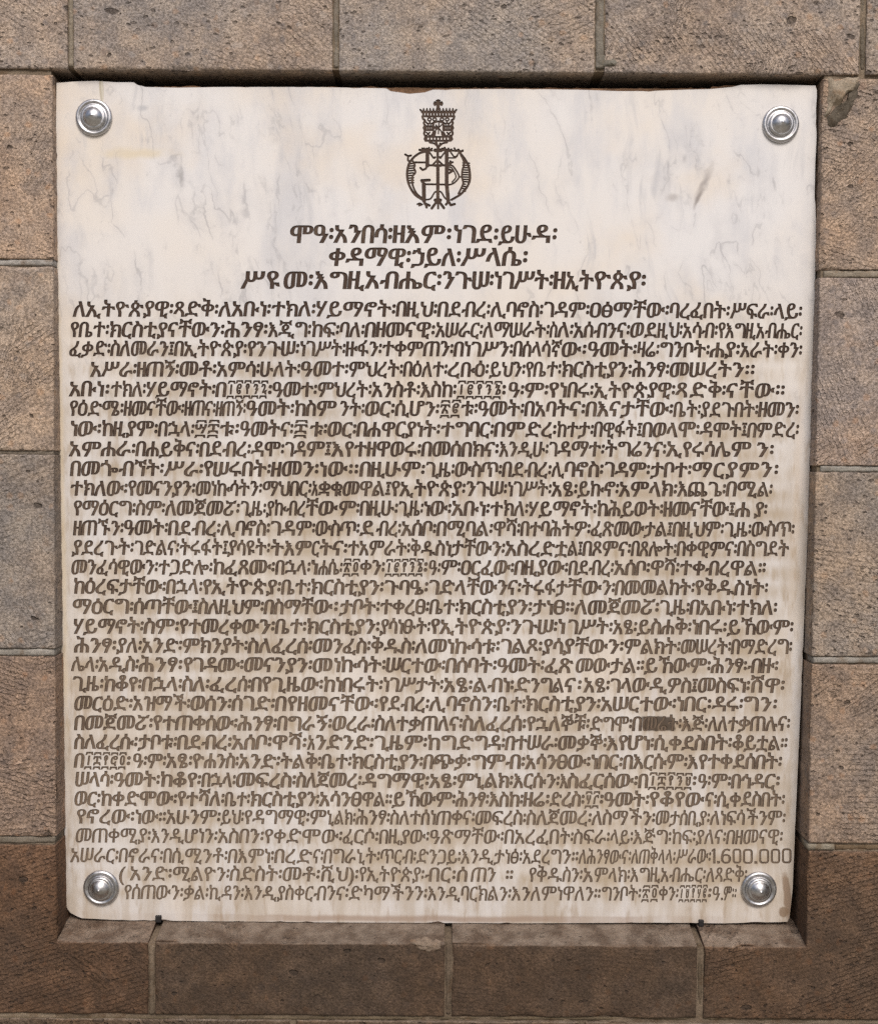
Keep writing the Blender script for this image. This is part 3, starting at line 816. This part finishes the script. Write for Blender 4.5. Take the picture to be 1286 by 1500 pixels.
def rounded_digit(ch):
    """the plain round-cornered western figures of the sum"""
    def ribbon(pts, w):
        L, Rr = [], []
        for i, p in enumerate(pts):
            a = Vector(pts[max(0, i - 1)]); b = Vector(pts[min(len(pts) - 1, i + 1)])
            d = (b - a).normalized(); nn = Vector((-d.y, d.x))
            q = Vector(p)
            L.append(tuple(q + nn * w)); Rr.append(tuple(q - nn * w))
        return L + Rr[::-1]

    def rrect(x0, y0, x1, y1, r):
        out = []
        for cx, cy, a0 in ((x1 - r, y1 - r, 0), (x0 + r, y1 - r, 90), (x0 + r, y0 + r, 180), (x1 - r, y0 + r, 270)):
            for k in range(6):
                a = math.radians(a0 + 90 * k / 5)
                out.append((cx + r * math.cos(a), cy + r * math.sin(a)))
        return out
    w = .085
    if ch == '0':
        return [rrect(0, 0, .56, .74, .17), rrect(w, w, .56 - w, .74 - w, .10)[::-1]]
    if ch == '6':
        arc = [(.50, .66), (.38, .695), (.25, .68), (.12, .58), (.06, .42), (.045, .28)]
        outer = [(.0, .27), (.012, .43), (.08, .62), (.2, .72), (.36, .745), (.52, .70), (.50, .62), (.36, .66), (.24, .64), (.14, .54), (.10, .43),
                 (.2, .47), (.36, .47), (.5, .41), (.56, .30), (.56, .17), (.49, .05), (.36, .0), (.2, .0), (.07, .06), (.01, .15)]
        return [outer[::-1], rrect(.10, .085, .46, .385, .12)[::-1]]
    if ch == '1':
        return [[(.10, 0), (.20, 0), (.20, .74), (.11, .74), (.0, .66), (.0, .57), (.10, .62)][::1]]
    return [[(0, 0), (.1, 0), (.1, .12), (0, .12)]]


def glyph(ch):
    """outline loops of one character in em units, starting at x = 0"""
    if ch in _glyphs: return _glyphs[ch]
    if ch in '0123456789.':
        L = rounded_digit(ch)
    else:
        _tc.body = ch
        bpy.context.view_layer.update()
        dg = bpy.context.evaluated_depsgraph_get()
        ev = _to.evaluated_get(dg)
        me = ev.to_mesh()
        co = [v.co.copy() for v in me.vertices]
        nxt = {}
        for e_ in me.edges:
            a, b = e_.vertices
            nxt.setdefault(a, []).append(b); nxt.setdefault(b, []).append(a)
        ev.to_mesh_clear()
        seen, L = set(), []
        for s in range(len(co)):
            if s in seen or s not in nxt: continue
            loop, cur = [s], s
            seen.add(s)
            while True:
                cand = [q for q in sorted(nxt[cur]) if q not in seen]
                if not cand: break
                cur = cand[0]; seen.add(cur); loop.append(cur)
            pts = []
            for q in loop:
                p = (co[q].x, co[q].y)
                if not pts or math.dist(p, pts[-1]) > .004: pts.append(p)
            if len(pts) > 2 and math.dist(pts[0], pts[-1]) < .004: pts.pop()
            if len(pts) > 2: L.append(pts)
    xm = min(p[0] for l in L for p in l)
    L = [[(x - xm, y) for x, y in l] for l in L]

    def area(l): return .5 * sum(a[0] * b[1] - b[0] * a[1] for a, b in zip(l, l[1:] + l[:1]))
    big = max(L, key=lambda l: abs(area(l)))
    sgn = 1 if area(big) > 0 else -1
    out = []
    for l in L:
        nr = []
        m = len(l)
        for i in range(m):
            a, b, c = Vector(l[i - 1]), Vector(l[i]), Vector(l[(i + 1) % m])
            d1, d2 = (b - a), (c - b)
            if d1.length > 0: d1.normalize()
            if d2.length > 0: d2.normalize()
            n1, n2 = Vector((d1.y, -d1.x)) * sgn, Vector((d2.y, -d2.x)) * sgn
            nn = n1 + n2
            if nn.length > .3: nn = nn.normalized() / max(.62, math.sqrt((1 + n1.dot(n2)) / 2))
            else: nn = n1
            nr.append((nn.x, nn.y))
        out.append((l, nr))
    w = max(p[0] for l in L for p in l)
    _glyphs[ch] = (out, w)
    return _glyphs[ch]


def layout(tokens, base, height, bold=(0.85, .22), shear=.10):
    """loops (on the photograph's grid) of one row of carved letters"""
    size = height / .714
    xs = [(110, base[0]), (640, base[1]), (1150, base[2])]

    def by(x):
        t = 0.0
        for i in range(3):
            w = xs[i][1]
            for j in range(3):
                if j != i: w *= (x - xs[j][0]) / (xs[i][0] - xs[j][0])
            t += w
        return t
    loops, floors = [], []
    for (x0, txt), (x1, _) in zip(tokens, tokens[1:]):
        if not txt: continue
        gs = [glyph(ch) for ch in txt]
        gap = [.055 if ch in '፡፤.' else .085 for ch in txt]
        nat = sum(g[1] + q for g, q in zip(gs, gap)) * size
        s = (x1 - x0) / nat
        xsc = min(1.10, max(.66, s))
        if txt in '0123456789': xsc = min(1.3, (x1 - x0 - 3.5) / (gs[0][1] * size))
        extra = ((x1 - x0) - sum(g[1] for g in gs) * size * xsc) / len(gs)
        if extra < 1.9:
            xsc *= max(.5, ((x1 - x0) - 1.9 * len(gs)) / max(1e-3, (x1 - x0) - extra * len(gs)))
            extra = 1.9
        pen = x0
        for ch, (lps, w) in zip(txt, gs):
            tot = w * size * xsc
            sh = shear + random.uniform(-.03, .03) if ch not in '0123456789.' else .0
            ysc = size * random.uniform(.975, 1.02)
            dy = random.uniform(-.35, .35)
            ink = bold[0] * min(1.0, extra / 2.6 + .1) * (.55 if ch in '፡፤' else .72 if 0x1369 <= ord(ch) <= 0x137c else 1.0)
            iy = (.22 if 0x1369 <= ord(ch) <= 0x137c else bold[1]) + (.45 if ch in '፡፤' else 0)
            for l, nr in lps:
                q, fl = [], []
                for (x, y), (nx, ny) in zip(l, nr):
                    X = pen + x * size * xsc + nx * ink + (y - .35) * size * sh
                    Y = by(pen + tot / 2) - (y * ysc + ny * iy) + dy
                    q.append((X, Y))
                    fl.append((X - nx * .75, Y + ny * .5))
                loops.append(q)
                floors.append(fl)
            pen += tot + extra
    return loops, floors


def parse(s):
    toks = []
    for part in s.split(' '):
        a, _, t = part.partition('~')
        if a[0] in 'abc':
            x = {'a': 90, 'b': 450, 'c': 810}[a[0]] + float(a[1:]) / 3.384
        else:
            x = float(a)
        toks.append((x, t))
    return toks


lines = []
for base, h, s in HEADS:
    lines.append(('head', layout(parse(s), base, h, bold=(1.35, .4))))
for k, (y0, base, s) in enumerate(ROWS):
    h = 22.0 - 1.4 * k / 30
    b = 1.1 if k < 26 else (.85 if k == 26 else .65)
    lines.append(('row', layout(parse(s), base, h, bold=(b, .34 if k < 26 else .15))))
bpy.data.objects.remove(_to)


def smooth_prof(p, sub=4):
    """Catmull-Rom through the measured points"""
    out = []
    for i in range(len(p) - 1):
        p0, p1, p2, p3 = (Vector(p[max(0, i - 1)]), Vector(p[i]), Vector(p[i + 1]), Vector(p[min(len(p) - 1, i + 2)]))
        for k in range(sub):
            t = k / sub
            q = .5 * ((2 * p1) + (p2 - p0) * t + (2 * p0 - 5 * p1 + 4 * p2 - p3) * t * t + (3 * p1 - p0 - 3 * p2 + p3) * t ** 3)
            out.append((q.x, q.y))
    out.append(tuple(p[-1]))
    return out


# ------------------------------------------------------------------ the carved crest: strokes -> one clean outline
def crest_loops():
    Q = []                                                     # (points, width) in the enlarged view of the crest

    def s(w, *p):
        if len(p) >= 5:
            p = smooth_prof(list(p), 4)
        Q.append((list(p), w))
    # cross
    s(26, (645, 140), (645, 232)); s(28, (608, 172), (684, 172)); s(13, (628, 138), (662, 138)); s(13, (606, 154), (606, 190)); s(13, (686, 154), (686, 190))
    # spiked rim
    s(20, (462, 270), (836, 270)); s(13, (466, 320), (832, 320))
    for k in range(11): s(15, (474 + k * 35, 270), (474 + k * 35, 320))
    for k in range(10): s(15, (478 + k * 37.5, 262), (478 + k * 37.5, 246)); s(7, (478 + k * 37.5, 246), (478 + k * 37.5, 228))
    s(13, (440, 243), (474, 285)); s(13, (856, 243), (822, 285))
    for m in (0, 1):
        X = (lambda x: x) if not m else (lambda x: 1296 - x)
        s(15, *[(X(x), y) for x, y in ((464, 320), (472, 350), (494, 366), (480, 398), (496, 430), (478, 452), (492, 480), (482, 520), (500, 552), (490, 585), (520, 602))])
        s(11, (X(484), 432), (X(582), 432)); s(11, (X(486), 480), (X(580), 480))
        for k in range(4): s(11, (X(505 + k * 24), 432), (X(505 + k * 24), 480))
        s(11, (X(505), 385), (X(530), 412), (X(552), 388)); s(11, (X(560), 410), (X(600), 385))
        s(10, (X(510), 505), (X(548), 545)); s(10, (X(548), 505), (X(510), 545)); s(10, (X(565), 545), (X(590), 500), (X(590), 560))
        s(13, (X(548), 622), (X(600), 632), (X(640), 668))
        s(14, (X(585), 400), (X(615), 385), (X(648), 378))
        s(14, (X(590), 400), (X(590), 480))
    for cx in (545, 605, 690, 750):
        s(9, *[(cx + 20 * math.cos(a * .785), 355 + 17 * math.sin(a * .785)) for a in range(9)])
    s(8, (620, 420), (680, 490)); s(8, (690, 415), (612, 485)); s(7, (655, 400), (648, 520)); s(20, (612, 448), (618, 455)); s(18, (610, 500), (600, 545)); s(18, (690, 505), (700, 545))
    s(11, (494, 557), (802, 557)); s(14, (500, 602), (792, 602))
    for k in range(8): s(13, (512 + k * 38, 557), (512 + k * 38, 602))
    s(17, (618, 606), (648, 700)); s(11, (668, 630), (648, 700)); s(30, (612, 712), (680, 712))
    # round letter with its hatched bowls
    s(17, (500, 728), (440, 742), (385, 775), (345, 815), (308, 870), (288, 960), (292, 1050), (320, 1135), (380, 1228), (470, 1285))
    s(13, (348, 832), (376, 882), (368, 920), (384, 966), (352, 1010), (346, 1065), (356, 1130), (400, 1215), (478, 1278))
    for y in (868, 895, 922, 950, 978, 1006, 1034, 1062, 1090): s(10, (296 if y > 900 else 312, y), (362, y - 4))
    s(15, (265, 760), (300, 780), (332, 772)); s(13, (300, 780), (295, 828), (318, 842))
    s(17, (900, 745), (958, 820), (998, 900), (1012, 990), (1008, 1070), (970, 1150), (900, 1225), (800, 1284))
    s(13, (905, 762), (938, 830), (944, 880), (926, 940), (920, 1020), (934, 1090), (908, 1160), (880, 1214))
    for y in range(858, 1190, 27): s(10, (930, y), (1006 if y < 1090 else 960, y + 3))
    for a, b, c in (((430, 704), (470, 716), (462, 690)), ((484, 688), (482, 718), (515, 690)), ((540, 682), (536, 716), (574, 692)),
                    ((692, 690), (734, 704), (720, 680)), ((764, 690), (776, 722), (800, 700)), ((832, 688), (850, 722), (880, 702)), ((880, 702), (905, 735), (930, 712))):
        s(13, a, b, c)
    s(12, (430, 712), (576, 716)); s(12, (690, 712), (930, 722))
    s(10, (790, 735), (828, 788), (862, 784), (882, 740)); s(9, (760, 800), (845, 800), (868, 764))
    s(30, (522, 720), (520, 890)); s(15, (520, 890), (502, 926), (466, 940), (440, 916)); s(14, (365, 852), (505, 852))
    s(11, (545, 735), (590, 800)); s(18, (640, 712), (640, 860)); s(11, (722, 735), (672, 802)); s(13, (590, 872), (630, 832), (645, 800)); s(13, (645, 830), (690, 872)); s(16, (610, 792), (600, 800)); s(16, (664, 792), (672, 800))
    s(16, (520, 886), (764, 886))
    s(30, (744, 715), (744, 1110), (762, 1300))
    s(11, (756, 886), (808, 890), (850, 940), (886, 1012), (868, 1052), (820, 1096), (760, 1114)); s(8, (765, 906), (806, 918), (848, 1000), (846, 1034), (806, 1080))
    s(16, (772, 934), (814, 950), (772, 976)); s(14, (766, 862), (814, 850)); s(14, (786, 838), (790, 868)); s(10, (885, 1020), (916, 1020))
    s(26, (642, 900), (642, 1290)); s(14, (606, 892), (676, 892))
    s(22, (455, 1062), (545, 1056)); s(18, (462, 1078), (492, 1102)); s(13, (482, 1105), (640, 1106), (762, 1110)); s(32, (480, 1108), (482, 1295))
    s(11, (500, 1284), (560, 1270), (604, 1200), (640, 1190), (680, 1196), (722, 1262), (762, 1290))
    s(12, (405, 1336), (430, 1324), (462, 1338), (426, 1352)); s(20, (486, 1300), (492, 1330), (545, 1350)); s(18, (500, 1330), (512, 1372))
    s(26, (612, 1288), (672, 1288)); s(20, (622, 1315), (572, 1384)); s(14, (645, 1300), (645, 1384)); s(20, (664, 1315), (712, 1380))
    s(18, (768, 1300), (736, 1340)); s(18, (768, 1305), (790, 1346), (836, 1334))
    g = 3.0                                                    # grid step in the enlarged view
    x0, y0, x1, y1 = 240, 100, 1050, 1420
    nx, ny = int((x1 - x0) / g) + 1, int((y1 - y0) / g) + 1
    gx, gy = np.meshgrid(x0 + np.arange(nx) * g, y0 + np.arange(ny) * g)
    F = np.full(gx.shape, 1e3)
    for pts, w in Q:
        for a, b in zip(pts, pts[1:]):
            ax, ay = a; bx, by_ = b
            i0 = max(0, int((min(ay, by_) - 40 - y0) / g)); i1 = min(ny, int((max(ay, by_) + 40 - y0) / g) + 1)
            j0 = max(0, int((min(ax, bx) - 40 - x0) / g)); j1 = min(nx, int((max(ax, bx) + 40 - x0) / g) + 1)
            X, Y = gx[i0:i1, j0:j1], gy[i0:i1, j0:j1]
            dx, dy = bx - ax, by_ - ay
            L2 = dx * dx + dy * dy + 1e-9
            t = np.clip(((X - ax) * dx + (Y - ay) * dy) / L2, 0, 1)
            d = np.hypot(X - ax - t * dx, Y - ay - t * dy) - (w * .64 + 3.2)
            F[i0:i1, j0:j1] = np.minimum(F[i0:i1, j0:j1], d)
    F = np.where(np.abs(F) < 1e-4, 1e-4, F)
    # marching squares
    nxt = {}
    pos = {}

    def cut(i, j, k, l):
        key = (i, j, k, l)
        if key not in pos:
            a, b = F[i, j], F[k, l]
            t = min(.92, max(.08, a / (a - b)))
            pos[key] = (x0 + (j + (l - j) * t) * g, y0 + (i + (k - i) * t) * g)
        return key
    ins = F < 0
    cells = np.argwhere((ins[:-1, :-1] ^ ins[1:, 1:]) | (ins[:-1, 1:] ^ ins[1:, :-1]) | (ins[:-1, :-1] ^ ins[:-1, 1:]))
    for i, j in cells:
        i, j = int(i), int(j)
        T, Rr, B, L = (i, j, i, j + 1), (i, j + 1, i + 1, j + 1), (i + 1, j, i + 1, j + 1), (i, j, i + 1, j)
        c = ins[i, j] * 8 + ins[i, j + 1] * 4 + ins[i + 1, j + 1] * 2 + ins[i + 1, j] * 1
        seg = {1: [(L, B)], 2: [(B, Rr)], 3: [(L, Rr)], 4: [(Rr, T)], 5: [(L, T), (Rr, B)], 6: [(B, T)], 7: [(L, T)], 8: [(T, L)], 9: [(T, B)],
               10: [(T, Rr), (B, L)], 11: [(T, Rr)], 12: [(Rr, L)], 13: [(Rr, B)], 14: [(B, L)]}.get(int(c), [])
        for a, b in seg:
            nxt[cut(*a)] = cut(*b)
    loops, seen = [], set()
    for k in list(nxt):
        if k in seen: continue
        l, cur = [], k
        while cur not in seen and cur in nxt:
            seen.add(cur); l.append(pos[cur]); cur = nxt[cur]
        if len(l) > 6:
            l = [l[i] for i in range(0, len(l), 2)] if len(l) > 14 else l
            loops.append([(560 + x / 7.894, 130 + y / 7.894) for x, y in l])
    return loops


crest = crest_loops()

# ------------------------------------------------------------------ the marble plaque
OUT = [(83, 121), (110, 119), (140, 118), (170, 120), (196, 120), (202, 124), (214, 127), (260, 128), (330, 127), (400, 127), (450, 127), (520, 128),
       (566, 129), (572, 133), (600, 137), (622, 135), (634, 131), (700, 130), (780, 130), (850, 131), (905, 133), (950, 133), (1000, 131), (1040, 130),
       (1072, 127), (1084, 124), (1120, 123), (1160, 124), (1194, 125), (1197, 132), (1195, 160), (1196, 200), (1194, 240), (1193, 290), (1195, 300),
       (1195, 360), (1193, 440), (1189.5, 560), (1186, 690), (1182, 800), (1178, 900), (1174, 1000), (1170, 1090), (1166, 1180), (1163, 1250), (1161, 1300),
       (1158.5, 1325), (1156, 1345), (1153, 1351), (1100, 1352), (1060, 1353), (1020, 1352.5), (960, 1352), (860, 1352.5), (760, 1353), (660, 1352.5),
       (560, 1352), (460, 1351.5), (380, 1350.5), (300, 1350), (232, 1349), (180, 1348.5), (150, 1347), (120, 1345.5), (112, 1342), (104, 1338), (100, 1333), (97, 1327),
       (95.5, 1290), (94.5, 1220), (92, 1100), (90, 960), (87.5, 800), (85.5, 640), (83.5, 480), (82.5, 330), (82, 200)]


def outline(inset, jag):
    d = []
    for a, b in zip(OUT, OUT[1:] + OUT[:1]):
        L = math.dist(a, b)
        k = max(1, int(L / 9))
        for i in range(k):
            t = i / k
            d.append((a[0] + (b[0] - a[0]) * t, a[1] + (b[1] - a[1]) * t))
    m = len(d)
    out = []
    for i in range(m):
        a, b, c = Vector(d[i - 2]), Vector(d[i]), Vector(d[(i + 2) % m])
        t = (c - a).normalized()
        nn = Vector((-t.y, t.x))                              # towards the inside
        q = Vector((b.x * .03, b.y * .03, 0))
        w = inset * (1 + .8 * noise.noise(q * 3.1)) + jag * (.5 * noise.noise(q * 2.2) + .5 * noise.noise(q * 7.0))
        if inset: w = max(w, .25 * inset)
        p = b + nn * w
        out.append((p.x, p.y))
    return out


OUTER = outline(0.0, .22)
INNER = []
for i, p in enumerate(OUTER):
    a, c = Vector(OUTER[i - 2]), Vector(OUTER[(i + 2) % len(OUTER)])
    t = (c - a).normalized()
    q = Vector((p[0] * .05, p[1] * .05, 4))
    w = .45 + max(0, noise.noise(q * 1.6) - .42) * 9 + max(0, noise.noise(q * 6) - .34) * 5
    INNER.append((p[0] - t.y * w, p[1] + t.x * w))


def cdt(loops):
    vs, es = [], []
    for l in loops:
        b = len(vs)
        vs += [Vector(p) for p in l]
        es += [(b + i, b + (i + 1) % len(l)) for i in range(len(l))]
    v, ed, f, _, oe, _ = delaunay_2d_cdt(vs, es, [], 0, 1e-5)
    wall_ = {tuple(sorted(q)): len(o) & 1 for q, o in zip(ed, oe)}
    # even-odd: walk in from the rim and change sides at every outline crossed
    owner = {}
    for i, q in enumerate(f):
        for k in range(len(q)):
            owner.setdefault(tuple(sorted((q[k - 1], q[k]))), []).append(i)
    state = [None] * len(f)
    stack = []
    for e_, o in owner.items():
        if len(o) == 1 and state[o[0]] is None:
            state[o[0]] = wall_.get(e_, 0)
            stack.append(o[0])
    while stack:
        i = stack.pop()
        q = f[i]
        for k in range(len(q)):
            e_ = tuple(sorted((q[k - 1], q[k])))
            for j in owner[e_]:
                if state[j] is None:
                    state[j] = state[i] ^ wall_.get(e_, 0)
                    stack.append(j)
    return [tuple(p) for p in v], [tuple(q) for q, s_ in zip(f, state) if s_]


root_loc = on_plaque([(640, 1352)], .016)[0]
plaque = empty('marble_plaque', Vector(root_loc))
tag(plaque, 'white veined marble plaque carved with a crowned crest and a long Ethiopic inscription', 'plaque')

DEPTH = 0.0013
all_loops = [INNER] + [l for _, (ls, _f) in lines for l in ls] + crest
v2, f2 = cdt(all_loops)


def orient(v2_, f):
    """front faces look out of the wall"""
    out = []
    for q in f:
        ar = sum(v2_[q[i - 1]][0] * v2_[q[i]][1] - v2_[q[i]][0] * v2_[q[i - 1]][1] for i in range(len(q)))
        out.append(q if ar < 0 else q[::-1])
    return out


f2 = orient(v2, f2)
verts = [tuple(p) for p in on_plaque(v2, 0)]
faces = list(f2)
fm = [0] * len(faces)
n_in = len(INNER)
b0 = len(verts)
verts += [tuple(p) for p in on_plaque(INNER, 0)]
verts += [tuple(p) for p in on_plaque(OUTER, .0016)]
verts += [tuple(p) for p in on_plaque(OUTER, .030)]
for i in range(n_in):
    j = (i + 1) % n_in
    faces.append((b0 + i, b0 + j, b0 + n_in + j, b0 + n_in + i)); fm.append(1)
    faces.append((b0 + n_in + i, b0 + n_in + j, b0 + 2 * n_in + j, b0 + 2 * n_in + i)); fm.append(1)
faces.append(tuple(b0 + 2 * n_in + i for i in range(n_in))); fm.append(1)
slab = mesh_obj('slab', verts, faces, [M_MARBLE, M_EDGE], plaque, fmat=fm)


def carve(name, loops, floors, parent):
    """letters cut into the face: sloping sides down to a painted floor"""
    v, f = cdt(floors)
    f = orient(v, f)
    verts = [tuple(p) for p in on_plaque(v, DEPTH)]
    faces, fm = list(f), [0] * len(f)
    for l, fl in zip(loops, floors):
        b = len(verts)
        m = len(l)
        verts += [tuple(p) for p in on_plaque(l, 0.00002)] + [tuple(p) for p in on_plaque(fl, DEPTH)]
        for i in range(m):
            j = (i + 1) % m
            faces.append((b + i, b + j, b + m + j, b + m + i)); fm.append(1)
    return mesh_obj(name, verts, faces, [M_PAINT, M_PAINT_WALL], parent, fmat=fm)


for kind, (ls, fls) in lines:
    carve('title_line' if kind == 'head' else 'inscription_line', ls, fls, plaque)
emblem = carve('crest', crest, crest, plaque)
emblem['label'] = 'dark carved crest of a crown with a cross above an interlaced monogram'

# crumbs of bedding mortar along the head of the slab
verts, faces = [], []
xs = np.arange(196, 1092, 4.0)
prof = []
for x in xs:
    q = Vector((x * .02, 3, 0))
    ytop = 127.5 + 2.5 * min(1, (x - 196) / 700)
    bumpy = 1.6 + 3.0 * max(0, noise.noise(q * 1.7)) + 2.0 * max(0, noise.noise(q * 6)) + (3.0 if 1040 < x < 1090 else 0)
    prof.append((x, ytop + (9.5 if 560 < x < 636 else 2.0), ytop - bumpy))
for x, lo, hi in prof:
    q = Vector((x * .05, 0, 0))
    for (yy, dd) in ((lo, .0030), (hi, .0045 + .001 * noise.noise(q)), (hi, .022), (lo, .022)):
        verts.append(tuple(on_plaque([(x, yy)], dd)[0]))
for i in range(len(prof) - 1):
    for k in range(4):
        a, b = i * 4 + k, i * 4 + (k + 1) % 4
        faces.append((a, b, b + 4, a + 4))
faces += [(0, 1, 2, 3), tuple(len(verts) - 4 + k for k in (3, 2, 1, 0))]
mesh_obj('mortar_crumb', verts, faces, M_MORTAR, plaque, color=(.27, .165, .105))


# ------------------------------------------------------------------ the four bolt caps
def lathe(prof, seg=64):
    verts, faces = [], []
    for k in range(seg):
        a = 2 * math.pi * k / seg
        for r, h in prof:
            verts.append((r * math.cos(a), r * math.sin(a), h))
    m = len(prof)
    for k in range(seg):
        for i in range(m - 1):
            a, b = k * m + i, ((k + 1) % seg) * m + i
            faces.append((a, b, b + 1, a + 1))
    return verts, faces


FL = smooth_prof([(24.6, 0), (24.9, 1.4), (24.2, 3.2), (22.6, 4.4), (20.8, 4.6), (19.4, 3.9), (18.2, 3.4), (17.0, 3.8), (15.0, 4.2), (12, 4.2)])
DM = smooth_prof([(16.6, 3.6), (16.9, 5.0), (16.2, 6.4), (14.9, 7.2), (13.6, 7.4), (12.6, 7.9), (10.8, 9.8), (8.2, 11.8), (5.2, 13.3), (2.4, 14.3), (1.2, 14.9), (.35, 15.3), (0, 15.35)])
CAPS = [((138.5, 172.5), .97, 'round domed metal bolt cap in the upper left corner of the marble plaque', 0.02),
        ((1142.5, 182.5), .97, 'round domed metal bolt cap in the upper right corner of the marble plaque', 0.7),
        ((149, 1300), .99, 'round domed metal bolt cap in the lower left corner of the marble plaque', 1.9),
        ((1110.5, 1302), .99, 'round domed metal bolt cap in the lower right corner, after the last words', 2.8)]
qrot = PN.to_track_quat('Z', 'Y')
for (px, py), sc, lab, rz in CAPS:
    r = empty('bolt_cap', Vector(on_plaque([(px, py)])[0]))
    r.rotation_euler = (qrot.to_matrix() @ Euler((random.uniform(-.02, .02), random.uniform(-.02, .02), rz)).to_matrix()).to_euler()
    tag(r, lab, 'bolt cap', 'bolt caps at the corners of the plaque')
    for nm, pr in (('flange', FL), ('dome', DM)):
        v, f = lathe([(max(a, 0) * .001 * sc, b * .001 * sc) for a, b in pr])
        o = mesh_obj(nm, v, f, M_METAL, smooth=True)
        o.parent = r
        o.location = (0, 0, 0)

# ------------------------------------------------------------------ the two little pegs that carry the slab
for (px, py, w, h, lab) in ((233, 1346.5, 9.5, 12, 'square black peg under the lower left edge of the marble plaque'),
                            (1026, 1352, 8, 10.5, 'small black peg under the lower right edge of the marble plaque')):
    base = Vector(on_plaque([(px, py + h / 2)])[0])
    bm = bmesh.new()
    bmesh.ops.create_cube(bm, size=1)
    k = .0009
    zsill = RZ0 + .0105
    ztop = on_plaque([(px, py - h / 2)])[0][2]
    for v in bm.verts:
        v.co = Vector((v.co.x * w * k * (.92 if v.co.z < 0 else 1), v.co.y * .02 + .0085, (v.co.z + .5) * (ztop - zsill)))
    bmesh.ops.bevel(bm, geom=bm.edges[:], offset=.0011, segments=2, profile=.5, affect='EDGES')
    me = bpy.data.meshes.new('support_peg')
    bm.to_mesh(me); bm.free()
    me.materials.append(M_PEG)
    o = bpy.data.objects.new('support_peg', me)
    C.objects.link(o)
    o.location = (base.x, base.y - .0025, zsill)
    tag(o, lab, 'peg', 'pegs under the plaque')
